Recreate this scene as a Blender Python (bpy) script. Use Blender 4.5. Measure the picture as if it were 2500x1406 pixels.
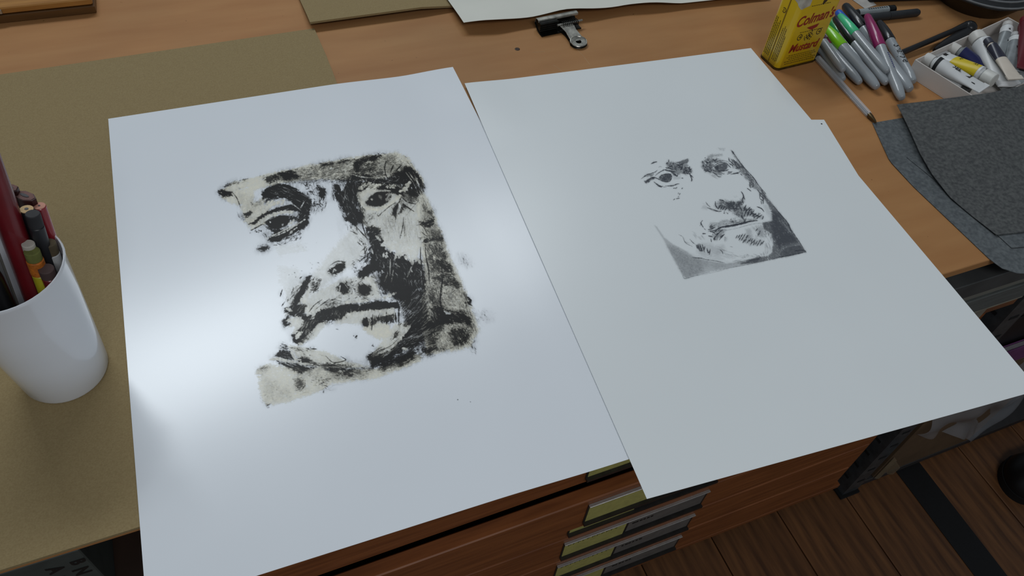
import bpy, math, random
import numpy as np
from mathutils import Vector, Matrix, Euler
for o in list(bpy.data.objects): bpy.data.objects.remove(o)
SC = bpy.context.scene; COL = SC.collection
random.seed(4)
T = 0.722                                   # height of the worktop above the floor
# ---------------------------------------------------------------- camera
CAM = Vector((0.23260, -0.32319, 0.61219 + T)); FPX = 1903.88
ROT = Euler((0.6907, -0.0732, -0.3805), 'XYZ').to_matrix()
cam = bpy.data.cameras.new('camera'); cam_o = bpy.data.objects.new('camera', cam); COL.objects.link(cam_o)
cam.sensor_width = 36; cam.lens = FPX / 2500 * 36; cam.clip_start = .02
cam_o.matrix_world = Matrix.Translation(CAM) @ ROT.to_4x4(); SC.camera = cam_o
# ---------------------------------------------------------------- world and lights
w = bpy.data.worlds.new('room_light'); SC.world = w; w.use_nodes = True
w.node_tree.nodes['Background'].inputs[0].default_value = (.80, .90, 1.0, 1)
w.node_tree.nodes['Background'].inputs[1].default_value = .15
def area(name, loc, target, sx, sy, power, col=(1, 1, 1)):
    l = bpy.data.lights.new(name, 'AREA'); l.shape = 'RECTANGLE'; l.size = sx; l.size_y = sy; l.energy = power; l.color = col
    o = bpy.data.objects.new(name, l); COL.objects.link(o); o.location = loc
    o.rotation_euler = (Vector(target) - Vector(loc)).to_track_quat('-Z', 'Y').to_euler(); return o
area('window_light', (-0.15, 2.15, T + 2.62), (.25, .2, T), 1.0, .42, 23, (.88, .95, 1.0))
area('window_light_far', (1.0, 2.3, T + 2.5), (.7, .2, T), 1.4, .5, 17, (.90, .96, 1.0))
area('ceiling_light', (.35, -1.5, T + 1.75), (.5, .3, T), 1.2, .4, 13, (.97, .98, 1.0))
SC.view_settings.view_transform = 'Standard'; SC.view_settings.look = 'None'; SC.view_settings.gamma = 1; SC.view_settings.exposure = 0.06
SC.view_settings.use_curve_mapping = False

# ---------------------------------------------------------------- helpers
def ray(px, py): return ROT @ Vector(((px - 1250) / FPX, -(py - 703) / FPX, -1))
def tp(px, py, h=0.0):                      # point at height h above the worktop
    d = ray(px, py); t = (T + h - CAM.z) / d.z; return CAM + d * t
def fp(px, py, y=0.0):                      # point on a vertical plane of constant y
    d = ray(px, py); t = (y - CAM.y) / d.y; return CAM + d * t
def proj(P):                                # numpy world points -> photograph pixels
    R = np.array(ROT); q = (P - np.array(CAM)) @ R
    return np.stack([1250 + FPX * q[:, 0] / -q[:, 2], 703 - FPX * q[:, 1] / -q[:, 2]], 1)
def lin(c): return tuple((v / 12.92 if v <= .04045 else ((v + .055) / 1.055) ** 2.4) for v in [x / 255 for x in c])
MATS = {}
def pm(name, col, rough=.5, metal=0., spec=.5, var=.12, scale=60., stretch=(1, 1, 1), bump=0., bscale=None, trans=0., alpha=1., col2=None, detail=4., ior=1.45, coat=0., contrast=(.3, .7), obj_var=0.):
    if name in MATS: return MATS[name]
    m = bpy.data.materials.new(name); m.use_nodes = True; nt = m.node_tree; N = nt.nodes; Lk = nt.links
    b = N['Principled BSDF']; c = lin(col); c2 = lin(col2) if col2 else tuple(max(0, v * (1 - var * 2.2)) for v in c)
    tc = N.new('ShaderNodeTexCoord'); mp = N.new('ShaderNodeMapping'); mp.inputs['Scale'].default_value = stretch
    Lk.new(tc.outputs['Object'], mp.inputs['Vector'])
    nz = N.new('ShaderNodeTexNoise'); nz.inputs['Scale'].default_value = scale; nz.inputs['Detail'].default_value = detail
    Lk.new(mp.outputs[0], nz.inputs['Vector'])
    rp = N.new('ShaderNodeValToRGB'); rp.color_ramp.elements[0].position = contrast[0]; rp.color_ramp.elements[1].position = contrast[1]
    rp.color_ramp.elements[0].color = (*c2, 1); rp.color_ramp.elements[1].color = (*c, 1)
    Lk.new(nz.outputs['Fac'], rp.inputs['Fac']); out = rp.outputs['Color']
    if obj_var:
        oi = N.new('ShaderNodeObjectInfo'); hs = N.new('ShaderNodeHueSaturation'); mr = N.new('ShaderNodeMapRange')
        mr.inputs['To Min'].default_value = 1 - obj_var; mr.inputs['To Max'].default_value = 1 + obj_var
        Lk.new(oi.outputs['Random'], mr.inputs['Value']); Lk.new(mr.outputs[0], hs.inputs['Value']); Lk.new(out, hs.inputs['Color']); out = hs.outputs['Color']
    Lk.new(out, b.inputs['Base Color'])
    b.inputs['Roughness'].default_value = rough; b.inputs['Metallic'].default_value = metal; b.inputs['Specular IOR Level'].default_value = spec
    b.inputs['Transmission Weight'].default_value = trans; b.inputs['Alpha'].default_value = alpha; b.inputs['IOR'].default_value = ior; b.inputs['Coat Weight'].default_value = coat
    if bump:
        bn = N.new('ShaderNodeTexNoise'); bn.inputs['Scale'].default_value = bscale or scale; bn.inputs['Detail'].default_value = 5
        Lk.new(mp.outputs[0], bn.inputs['Vector']); bu = N.new('ShaderNodeBump'); bu.inputs['Strength'].default_value = bump; bu.inputs['Distance'].default_value = .001
        Lk.new(bn.outputs['Fac'], bu.inputs['Height']); Lk.new(bu.outputs[0], b.inputs['Normal'])
    MATS[name] = m; return m
class MB:
    def __init__(s): s.v = []; s.f = []; s.mi = []; s.m = 0
    def add(s, V, F, M=None):
        o = len(s.v); s.v += [tuple((M @ Vector(p)) if M is not None else p) for p in V]
        for f in F: s.f.append(tuple(i + o for i in f)); s.mi.append(s.m)
        return s
    def box(s, a, b, M=None):
        (x0, y0, z0), (x1, y1, z1) = a, b
        return s.add([(x0,y0,z0),(x1,y0,z0),(x1,y1,z0),(x0,y1,z0),(x0,y0,z1),(x1,y0,z1),(x1,y1,z1),(x0,y1,z1)],
                     [(0,3,2,1),(4,5,6,7),(0,1,5,4),(1,2,6,5),(2,3,7,6),(3,0,4,7)], M)
    def bbox(s, a, b, c=.001, M=None):        # box with chamfered edges
        (x0, y0, z0), (x1, y1, z1) = a, b; V = []; R = []
        for z, i in ((z0, c), (z0 + c, 0), (z1 - c, 0), (z1, c)):
            R.append(len(V)); k = c if i == 0 else c * 2
            V += [(x0 + k, y0 + i, z), (x1 - k, y0 + i, z), (x1 - i, y0 + k, z), (x1 - i, y1 - k, z), (x1 - k, y1 - i, z), (x0 + k, y1 - i, z), (x0 + i, y1 - k, z), (x0 + i, y0 + k, z)]
        F = [tuple(reversed(range(8))), tuple(range(24, 32))]
        for r in range(3):
            for j in range(8): F.append((r*8+j, r*8+(j+1)%8, r*8+8+(j+1)%8, r*8+8+j))
        return s.add(V, F, M)
    def lathe(s, prof, n=20, M=None, cap0=True, cap1=True):
        V = []; F = []
        for r, z in prof: V += [(r*math.cos(2*math.pi*i/n), r*math.sin(2*math.pi*i/n), z) for i in range(n)]
        for k in range(len(prof)-1):
            for i in range(n): F.append((k*n+i, k*n+(i+1)%n, (k+1)*n+(i+1)%n, (k+1)*n+i))
        if cap0: F.append(tuple(reversed(range(n))))
        if cap1: F.append(tuple(range((len(prof)-1)*n, len(prof)*n)))
        return s.add(V, F, M)
    def tube(s, P, r, n=10, M=None):
        P = [Vector(p) for p in P]; V = []; F = []; R = r if isinstance(r, (list, tuple)) else [r]*len(P); up = Vector((0, 0, 1))
        for i, p in enumerate(P):
            d = (P[min(i+1, len(P)-1)] - P[max(i-1, 0)]).normalized(); a = d.cross(up)
            if a.length < 1e-3: a = d.cross(Vector((1, 0, 0)))
            a.normalize(); b = a.cross(d)
            V += [tuple(p + (a*math.cos(2*math.pi*j/n) + b*math.sin(2*math.pi*j/n))*R[i]) for j in range(n)]
        for k in range(len(P)-1):
            for j in range(n): F.append((k*n+j, (k+1)*n+j, (k+1)*n+(j+1)%n, k*n+(j+1)%n))
        F.append(tuple(range(n))); F.append(tuple(reversed(range((len(P)-1)*n, len(P)*n)))); return s.add(V, F, M)
    def prism(s, poly, z0, z1, M=None):
        n = len(poly); V = [(x, y, z0) for x, y in poly] + [(x, y, z1) for x, y in poly]
        F = [tuple(reversed(range(n))), tuple(range(n, 2*n))] + [(i, (i+1)%n, n+(i+1)%n, n+i) for i in range(n)]
        return s.add(V, F, M)
    def sheet(s, fn, nu, nv, th):             # closed sheet from a surface fn(u,v)->top point, thickness th downwards
        V = []; F = []
        for k in (0, 1):
            for j in range(nv+1):
                for i in range(nu+1):
                    p = fn(i/nu, j/nv); V.append((p[0], p[1], p[2] - th*k))
        q = (nu+1)*(nv+1); idx = lambda i, j: j*(nu+1)+i
        for j in range(nv):
            for i in range(nu):
                a, b, c, d = idx(i,j), idx(i+1,j), idx(i+1,j+1), idx(i,j+1); F.append((a,b,c,d)); F.append((d+q,c+q,b+q,a+q))
        ring = [idx(i,0) for i in range(nu+1)] + [idx(nu,j) for j in range(1,nv+1)] + [idx(i,nv) for i in range(nu-1,-1,-1)] + [idx(0,j) for j in range(nv-1,0,-1)]
        for a, b in zip(ring, ring[1:]+ring[:1]): F.append((b, a, a+q, b+q))
        return s.add(V, F)
    def build(s, name, mats, parent=None, smooth=35, M=None):
        me = bpy.data.meshes.new(name); me.from_pydata(s.v, [], s.f)
        mats = mats if isinstance(mats, (list, tuple)) else [mats]
        for m in mats: me.materials.append(m)
        me.polygons.foreach_set('material_index', s.mi)
        import bmesh
        bm = bmesh.new(); bm.from_mesh(me); bmesh.ops.recalc_face_normals(bm, faces=bm.faces); bm.to_mesh(me); bm.free()
        if smooth:
            me.polygons.foreach_set('use_smooth', [True]*len(me.polygons)); me.set_sharp_from_angle(angle=math.radians(smooth))
        o = bpy.data.objects.new(name, me); COL.objects.link(o)
        if parent is not None: o.parent = parent
        if M is not None: o.matrix_local = M
        return o
def tag(o, label, cat, group=None, kind=None):
    o['label'] = label
    if cat: o['category'] = cat
    if group: o['group'] = group
    if kind: o['kind'] = kind
    return o
def thing(name, label, cat, M=None, group=None):
    o = bpy.data.objects.new(name, None); COL.objects.link(o); o.empty_display_size = .02
    if M is not None: o.matrix_world = M if isinstance(M, Matrix) else Matrix.Translation(M)
    return tag(o, label, cat, group)
def axisM(a, b, up=(0, 0, 1)):               # frame at a, z towards b, x horizontal, y upwards
    a = Vector(a); z = (Vector(b) - a).normalized(); x = Vector(up).cross(z)
    if x.length < 1e-4: x = Vector((1, 0, 0))
    x.normalize(); y = z.cross(x)
    return Matrix(((x.x, y.x, z.x, a.x), (x.y, y.y, z.y, a.y), (x.z, y.z, z.z, a.z), (0, 0, 0, 1)))
def text_mesh(txt, size, shear=0., offset=0., bold=False):
    cu = bpy.data.curves.new('t', 'FONT'); cu.body = txt; cu.size = size; cu.shear = shear; cu.offset = offset; cu.align_x = 'CENTER'; cu.align_y = 'CENTER'; cu.resolution_u = 3
    o = bpy.data.objects.new('t', cu); COL.objects.link(o); dg = bpy.context.evaluated_depsgraph_get(); dg.update()
    me = bpy.data.meshes.new_from_object(o.evaluated_get(dg)); V = [tuple(v.co) for v in me.vertices]; F = [tuple(p.vertices) for p in me.polygons]
    bpy.data.objects.remove(o); bpy.data.meshes.remove(me); bpy.data.curves.remove(cu); return V, F
def flat_text(mb, txt, size, M, **k):
    V, F = text_mesh(txt, size, **k); mb.add([(x, y, 0) for x, y, z in V], F, M); return mb
def wrap_text(mb, txt, size, r, zc, th0, flip=1, scale_y=1., **k):     # letters laid round a barrel whose axis is z
    V, F = text_mesh(txt, size, **k)
    mb.add([(r*math.cos(th0 + flip*y*scale_y/r), r*math.sin(th0 + flip*y*scale_y/r), zc - flip*x) for x, y, z in V], F); return mb
def bez(P, n=40):
    P = [Vector(p) for p in P]; m = len(P) - 1; out = []
    for i in range(n+1):
        t = i/n; out.append(sum((P[k]*(math.comb(m, k)*t**k*(1-t)**(m-k)) for k in range(m+1)), Vector((0,)*len(P[0]))))
    return out
def along(P, t):                              # polyline parameter 0..1 by length
    P = [Vector(p) for p in P]; L = [(b-a).length for a, b in zip(P, P[1:])]; s = t*sum(L)
    for a, b, l in zip(P, P[1:], L):
        if s <= l or b is P[-1]: return a + (b-a)*min(max(s/max(l, 1e-9), 0), 1)
        s -= l
    return P[-1]
def coons(top, bottom, left, right):
    def f(u, v):
        a = along(top, u)*(1-v) + along(bottom, u)*v + along(left, v)*(1-u) + along(right, v)*u
        c = top[0]*((1-u)*(1-v)) + top[-1]*(u*(1-v)) + bottom[0]*((1-u)*v) + bottom[-1]*(u*v)
        return a - c
    return f
def sm(a, b, x):
    t = min(max((x-a)/(b-a), 0), 1); return t*t*(3-2*t)
# ================================================================ the setting: floor
m_plank = pm('floor_oak', (120, 80, 46), .5, var=.3, scale=9, stretch=(9, .8, 9), col2=(78, 49, 27), bump=.25, bscale=30, obj_var=.12, contrast=(.32, .68))
m_sub = pm('floor_gap', (18, 12, 8), .9)
fl = MB().box((-1.2, -1.6, -.05), (2.9, 2.2, -.012)).build('floor', m_sub, smooth=0); fl['kind'] = 'structure'; fl['label'] = 'brown oak plank floor running under the worktop'
pw = .1428
pk = MB().bbox((.0012, -1.6, -.0119), (pw - .0012, 2.2, 0), .0012)
plank0 = None
for k in range(-7, 19):
    x = 1.003 + (k - 6) * pw + .0
    if plank0 is None: plank0 = pk.build('plank', m_plank, fl, 30); o = plank0
    else: o = plank0.copy(); COL.objects.link(o); o.parent = fl
    o.location = (x, (k * .37) % .5 - .25 if False else 0, 0)
# black strip of tape on the boards
m_tape = pm('black_tape', (13, 13, 14), .6, var=.2, scale=200)
b = MB().bbox((1.272, -1.4, 0.0002), (1.330, .012, .0016), .0004)
tag(b.build('floor_tape', m_tape), 'wide black tape strip stuck along the oak floorboards', 'tape')

# ================================================================ worktop, plan chest, rack
m_ply = pm('worktop_ply', (180, 133, 86), .5, spec=.25, var=.2, scale=5, stretch=(1.2, 7, 8), col2=(168, 119, 74), bump=.06, bscale=60, contrast=(.28, .72), detail=7)
nt = m_ply.node_tree; N = nt.nodes; Lk = nt.links; bs = N['Principled BSDF']; src = bs.inputs['Base Color'].links[0].from_socket
nz = N.new('ShaderNodeTexNoise'); nz.inputs['Scale'].default_value = 3.2; nz.inputs['Detail'].default_value = 6; tc = [n for n in N if n.type == 'TEX_COORD'][0]; Lk.new(tc.outputs['Object'], nz.inputs['Vector'])
rp = N.new('ShaderNodeValToRGB'); rp.color_ramp.elements[0].position = .35; rp.color_ramp.elements[1].position = .7; rp.color_ramp.elements[0].color = (.80, .83, .86, 1); rp.color_ramp.elements[1].color = (1.0, .96, .92, 1)
Lk.new(nz.outputs['Fac'], rp.inputs['Fac']); mx = N.new('ShaderNodeMix'); mx.data_type = 'RGBA'; mx.blend_type = 'MULTIPLY'; mx.inputs[0].default_value = 1
Lk.new(src, mx.inputs[6]); Lk.new(rp.outputs[0], mx.inputs[7])
sp = N.new('ShaderNodeTexNoise'); sp.inputs['Scale'].default_value = 130; sp.inputs['Detail'].default_value = 2; Lk.new(tc.outputs['Object'], sp.inputs['Vector'])
r2 = N.new('ShaderNodeValToRGB'); r2.color_ramp.elements[0].position = .20; r2.color_ramp.elements[1].position = .25; r2.color_ramp.elements[0].color = (.35, .3, .27, 1); r2.color_ramp.elements[1].color = (1, 1, 1, 1); Lk.new(sp.outputs['Fac'], r2.inputs['Fac'])
m2 = N.new('ShaderNodeMix'); m2.data_type = 'RGBA'; m2.blend_type = 'MULTIPLY'; m2.inputs[0].default_value = .8; Lk.new(mx.outputs[2], m2.inputs[6]); Lk.new(r2.outputs[0], m2.inputs[7]); Lk.new(m2.outputs[2], bs.inputs['Base Color'])
wt = thing('worktop', 'long brown plywood worktop carrying the white prints', 'worktop', Vector((.5, .5, T)))
def loc(o): return Matrix.Translation(-Vector(o.location))
b = MB(); b.bbox((-.5, 0, T-.011), (1.75, 1.0, T), .0008)
b.build('top_board', m_ply, wt, 30, loc(wt))
m_lip = pm('worktop_edge', (110, 78, 50), .5, var=.2, scale=40, stretch=(1, 8, 8))
MB().bbox((-.5, .007, T-.024), (1.75, .03, T-.0111), .001).build('edge_rail', m_lip, wt, 30, loc(wt))
c = tp(1263, 120)
MB().lathe([(.0003, -.0002), (.0034, -.0002), (.0036, .0002), (.0026, .0006), (.0012, .0003), (.0003, .0002)], 14, Matrix.Translation(c)).build('knot', pm('dark_knot', (52, 32, 18), .6), wt, 50, loc(wt))
for (a, b_) in (((1350, 158), (1376, 178)), ((1408, 120), (1440, 158)), ((1300, 128), (1330, 126))):   # pale scratches
    p, q = tp(*a), tp(*b_); MB().tube([p + Vector((0,0,-.0002)), (p+q)/2 + Vector((.001, 0, -.0002)), q + Vector((0,0,-.0002))], .0004, 5).build('scratch', pm('scratch', (185, 150, 112), .6), wt, 40, loc(wt))
m_ch = pm('chest_wood', (140, 84, 45), .42, var=.2, scale=11, stretch=(1, 14, 14), col2=(110, 62, 31), bump=.08, bscale=50, contrast=(.3, .7))
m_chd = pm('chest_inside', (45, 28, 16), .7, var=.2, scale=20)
ch = thing('plan_chest', 'brown wooden plan chest with shallow labelled drawers under worktop', 'chest', Vector((.36, .45, 0)))
X0, X1, Zt, Zb = -.42, 1.112, T-.148, T-.678
MB().bbox((X0, .012, Zb), (X0+.02, .93, Zt), .001).build('side_panel', m_ch, ch, 30, loc(ch))
MB().bbox((X1-.02, .012, Zb), (X1, .93, Zt), .001).build('side_panel', m_ch, ch, 30, loc(ch))
MB().bbox((X0, .93, Zb), (X1, .945, Zt), .001).build('back_panel', m_ch, ch, 30, loc(ch))
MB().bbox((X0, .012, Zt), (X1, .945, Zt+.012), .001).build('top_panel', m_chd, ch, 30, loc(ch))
MB().bbox((X0, .004, Zb), (X1, .93, Zb+.012), .001).build('bottom_rail', m_ch, ch, 30, loc(ch))
for x in (X0+.05, X1-.09):
    MB().bbox((x, .05, 0), (x+.05, .11, Zb), .002).build('foot', m_chd, ch, 30, loc(ch))
    MB().bbox((x, .8, 0), (x+.05, .86, Zb), .002).build('foot', m_chd, ch, 30, loc(ch))
m_hold = pm('holder_steel', (70, 68, 66), .35, metal=.7, var=.15, scale=80)
m_lip2 = pm('holder_lip', (190, 188, 184), .3, metal=.6, var=.1, scale=90)
m_card = pm('label_card', (172, 166, 96), .7, var=.08, scale=120)
m_ink = pm('black_ink', (22, 21, 20), .6, var=.1)
bounds = [T-.160, T-.243, T-.327, T-.4115, T-.496, T-.5805, T-.6645]
words = ['', '', 'BRI', '', '', '']
rr = random.Random(3)
for i in range(6):
    zt, zb = bounds[i]-.0025, bounds[i+1]+.0025; pull = -.0205 if i == 1 else 0.
    d = thing('drawer', '', None, Vector((.345, .02+pull, zb))); del d['label']; d.parent = ch; d.matrix_parent_inverse = loc(ch)
    L0 = Matrix.Translation(-Vector((.345, .02+pull, zb)))
    MB().bbox((X0+.021, .004+pull, zb), (X1-.021, .022+pull, zt), .0015).build('drawer_front', m_ch, d, 30, L0)
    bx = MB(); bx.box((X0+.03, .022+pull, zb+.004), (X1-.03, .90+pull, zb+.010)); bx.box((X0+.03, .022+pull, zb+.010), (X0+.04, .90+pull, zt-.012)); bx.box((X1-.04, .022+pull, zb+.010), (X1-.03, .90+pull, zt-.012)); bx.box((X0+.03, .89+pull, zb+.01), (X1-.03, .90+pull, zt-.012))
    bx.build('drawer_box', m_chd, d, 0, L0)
    lt = zt - .0135; lb = lt - .050; y = .004 + pull
    h = MB(); h.box((.522, y-.0012, lb), (.756, y, lt)); h.box((.522, y-.006, lb-.002), (.756, y-.0012, lb+.003)); h.build('label_holder', m_hold, d, 0, L0)
    MB().bbox((.5225, y-.0045, lt-.0005), (.756, y, lt+.0016), .0005).build('pull_lip', m_lip2, d, 30, L0)
    cw = (.105, .0985, .098, .097, .094, .092)[i]
    lc = MB(); lc.box((.5245, y-.0016, lb+.003), (.5245+cw, y-.00125, lt-.001)); lc.m = 1
    FX = Matrix.Translation((.5245+cw*.5, y-.0018, lt-.010)) @ Matrix.Rotation(math.pi/2, 4, 'X')
    if words[i]: flat_text(lc, words[i], .011, Matrix.Translation((.5245+cw*.62, y-.0018, lb+.02)) @ Matrix.Rotation(math.pi/2, 4, 'X'), shear=.1)
    elif i in (3, 4):
        for k in range(11):
            xx = .530 + k*.0074; a = rr.uniform(.001, .0035); lc.box((xx, y-.0019, lt-.013), (xx+.0007, y-.0017, lt-.013+a*1.6)); lc.box((xx, y-.0019, lt-.013+a), (xx+rr.uniform(.002, .005), y-.0017, lt-.0124+a))
    lc.build('label_card', [m_card, m_ink], d, 0, L0)
    gc = MB(); gc.box((.5245+cw+.004, y-.0016, lb+.008), (.752, y-.00125, lt-.006)); gc.m = 1
    for k in range(6): gc.box((.632+k*.006, y-.0019, lt-.020), (.636+k*.006+rr.uniform(-.001, .0015), y-.0017, lt-.0155))
    gc.build('grey_label', [pm('grey_label', (104, 100, 96), .6), m_ink], d, 0, L0)
# slotted angle rack standing beside the chest
m_ang = pm('slotted_angle', (78, 83, 86), .4, metal=.35, var=.2, scale=70, bump=.1)
m_slot = pm('slot_hole', (6, 6, 6), .9)
rk = thing('shelving_rack', 'grey slotted angle steel shelving rack beside the plan chest', 'shelving', Vector((1.35, .3, 0)))
def post(x, y, sx, sy):
    b = MB(); t = .002; wdt = .036
    b.box((min(x, x+sx*wdt), min(y, y+sy*t), 0.006), (max(x, x+sx*wdt), max(y, y+sy*t), T-.026)); b.box((min(x, x+sx*t), min(y+sy*t, y+sy*wdt), 0.006), (max(x, x+sx*t), max(y+sy*t, y+sy*wdt), T-.026))
    po = b.build('post', m_ang, rk, 0, loc(rk))
    for k in range(15):
        z = .05 + k*.045
        for a_, b_ in (((x+sx*.012, y-.0005*sy, z), (x+sx*.028, y-.0002*sy, z+.006)), ((x-sx*.0005, y+sy*.012, z), (x-sx*.0002, y+sy*.026, z+.006))):
            MB().box(tuple(map(min, a_, b_)), tuple(map(max, a_, b_))).build('slot', m_slot, po, 0)
    MB().bbox((x-.006*abs(sx) if sx > 0 else x-.038, y-.006 if sy > 0 else y-.038, 0), (x+.038 if sx > 0 else x+.006, y+.038 if sy > 0 else y+.006, .006), .001).build('foot_plate', m_slot, rk, 0, loc(rk))
post(1.136, -.002, 1, 1); post(1.72, -.002, -1, 1); post(1.136, .62, 1, -1); post(1.72, .62, -1, -1)
MB().bbox((1.138, .0, .012), (1.718, .62, .030), .001).build('shelf', pm('shelf_dark', (48, 46, 46), .6), rk, 30, loc(rk))
MB().bbox((1.138, .0, T-.345), (1.718, .62, T-.329), .001).build('shelf', pm('shelf_dark', (48, 46, 46), .6), rk, 30, loc(rk))
# upright board in clear film on the low shelf
m_brd = pm('brown_board', (98, 78, 57), .6, var=.12, scale=24)
pk_ = thing('wrapped_board', 'brown board standing upright in torn clear plastic film beside the steel post', 'board', Vector((1.32, 0, .0302)))
MB().bbox((1.198, .001, .0302), (1.436, .013, .372), .001).build('board', m_brd, pk_, 30, loc(pk_))
m_film = pm('clear_film', (188, 192, 198), .2, var=.05, scale=20, alpha=.16, bump=.8, bscale=26)
fb = [(1.196, .205), (1.26, .165), (1.33, .130), (1.385, .088), (1.40, .060), (1.425, .075), (1.46, .095), (1.50, .100), (1.545, .125)]
def film(u, v):
    p = along(fb, u); z = p.y + (.372 - p.y)*v; x = p.x + .006*math.sin(v*9)
    y = -.004 - .004*math.sin(u*17+v*7) - .005*math.sin(v*15-u*9) - .010*(1-sm(0, .12, v))*abs(math.sin(u*13)) + .03*sm(.7, 1, u)
    return (x, y, z)
b = MB(); b.sheet(film, 48, 36, .0003); b.build('plastic_film', m_film, pk_, 60, loc(pk_))
b = MB(); b.sheet(lambda u, v: (1.199 + u*.05*(1-.35*v), -.0015 - .006*u*v - .003*math.sin(u*8), .031 + v*.085*(1-.55*u) - .012*u*(1-v)), 10, 10, .0003)
b.build('film_flap', pm('creased_film', (150, 134, 108), .4, alpha=.4, var=.1, scale=40, bump=.5), pk_, 60, loc(pk_))
# purple folder and dark case on the upper rack shelf
zs = T-.329
fo = thing('purple_folder', 'purple folder standing on dark upper rack shelf at right edge', 'folder', Vector((1.35, .01, zs)))
m_pur = pm('purple_card', (104, 58, 104), .45, var=.15, scale=30)
MB().bbox((1.212, -.006, zs+.0003), (1.52, -.0042, zs+.047), .0004).build('front_cover', m_pur, fo, 30, loc(fo))
MB().bbox((1.212, .0034, zs+.0003), (1.52, .0050, zs+.047), .0004).build('back_cover', m_pur, fo, 30, loc(fo))
MB().bbox((1.216, -.0038, zs+.0003), (1.515, .0032, zs+.0455), .0006).build('paper_block', pm('folder_paper', (128, 124, 128), .7), fo, 30, loc(fo))
cs = thing('dark_case', 'black flat case standing behind purple folder on rack shelf', 'case', Vector((1.4, .3, zs)))
MB().bbox((1.185, .0085, zs+.0003), (1.69, .50, zs+.20), .006).build('case_body', pm('case_black', (16, 16, 18), .5, var=.2, scale=40), cs, 30, loc(cs))
MB().bbox((1.195, .0075, zs+.12), (1.68, .0086, zs+.125), .0004).build('case_seam', m_slot, cs, 30, loc(cs))
# things lying in the open slot between worktop and chest
zo = Zt + .012
def slab(name, label, cat, x0, x1, y0, y1, z0, z1, m, grp=None, c=.001):
    return tag(MB().bbox((x0, y0, z0), (x1, y1, z1), c).build(name, m, smooth=30), label, cat, grp)
m_g1 = pm('grey_board_a', (88, 92, 90), .6, var=.15, scale=30, stretch=(1, 6, 20)); m_g2 = pm('grey_board_b', (112, 112, 104), .6, var=.12, scale=30, stretch=(1, 6, 20)); m_g3 = pm('grey_board_c', (128, 124, 112), .6, var=.12, scale=30)
slab('grey_board', 'lowest pale grey board in the slot under worktop', 'board', .55, 1.064, -.004, .55, zo, zo+.024, m_g3, 'boards stored under the worktop')
slab('grey_board', 'second grey board up with a pale edge in the under-worktop slot', 'board', .58, 1.118, -.006, .6, zo+.0245, zo+.034, pm('pale_board', (138, 136, 122), .6), 'boards stored under the worktop')
slab('grey_board', 'thick mid grey board third from bottom in the slot', 'board', .5, 1.13, -.009, .6, zo+.0345, zo+.066, m_g1, 'boards stored under the worktop')
slab('grey_board', 'thin grey board lying second from top in the slot', 'board', .56, 1.12, -.006, .6, zo+.0665, zo+.078, m_g2, 'boards stored under the worktop')
slab('grey_board', 'topmost dark grey board tucked just under the worktop', 'board', .6, 1.13, -.008, .6, zo+.0785, zo+.108, pm('dark_board', (66, 68, 68), .6, var=.15, scale=30), 'boards stored under the worktop')
slab('wood_offcut', 'reddish brown wooden offcut beside the grey boards in slot', 'wood', 1.068, 1.128, .0, .4, zo, zo+.014, pm('offcut', (120, 76, 46), .6, var=.2, scale=20))
# printed carton in the dark slot on the left
pc = thing('printed_carton', 'grey printed carton with big black sideways letters under the worktop', 'carton', Vector((.03, .06, zo)))
MB().bbox((-.2, .014, zo), (.0375, .3, zo+.098), .001).build('carton_body', pm('grey_carton', (64, 70, 67), .6, var=.1), pc, 30, loc(pc))
b = MB()
for txt, xx, zz, sz in (('A', .0125, .0770, .017), ('A', .0075, .060, .017), ('B', .0300, .0785, .015), ('N', .0270, .0600, .017)):
    flat_text(b, txt, sz, Matrix.Translation((xx, .0135, zo+zz)) @ Matrix.Rotation(math.pi/2, 4, 'X') @ Matrix.Rotation(-math.pi/2, 4, 'Z'), offset=.0006)
b.build('lettering', m_ink, pc, 0, loc(pc))
# dark rounded shoe at the right edge of the floor
m_shoe = pm('black_leather', (13, 13, 14), .45, var=.2, scale=60, bump=.1)
so = thing('shoe', 'black rounded shoe toe on the oak floor at right edge', 'shoe', Vector((1.52, -.1, 0)))
V = []; F = []; nu, nv = 20, 10
def shoe_pt(a, t):                             # a round the sole outline, t height 0..1
    c, s = math.cos(a), math.sin(a); L = .135 if c > 0 else .062; W = .046 if c < 0 else .040
    k = math.cos(t*math.pi/2)**.55 if t < 1 else 0
    x = 1.511 + L*c*abs(c)**-.12*(.35+.65*k) if abs(c) > 1e-6 else 1.511; y = -.100 + W*s*(.25+.75*k) + .10*(x-1.511)
    return (x, y, .016 + t*(.050 + (.045*sm(1.54, 1.62, x))))
for j in range(nv+1):
    for i in range(nu*2): V.append(shoe_pt(2*math.pi*(i+.5)/(nu*2), j/nv*.98))
n2 = nu*2
for j in range(nv):
    for i in range(n2): F.append((j*n2+i, j*n2+(i+1)%n2, (j+1)*n2+(i+1)%n2, (j+1)*n2+i))
F.append(tuple(range(nv*n2, nv*n2+n2))); F.append(tuple(reversed(range(n2))))
MB().add(V, F).build('upper', m_shoe, so, 60, loc(so))
out = [(p[0]*1.0 + (p[0]-1.511)*.03, p[1] + (p[1]+.1)*.05) for p in [shoe_pt(2*math.pi*(i+.5)/n2, 0) for i in range(n2)]]
MB().prism(out, 0, .017).build('sole', pm('black_rubber', (9, 9, 9), .7), so, 40, loc(so))

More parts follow.
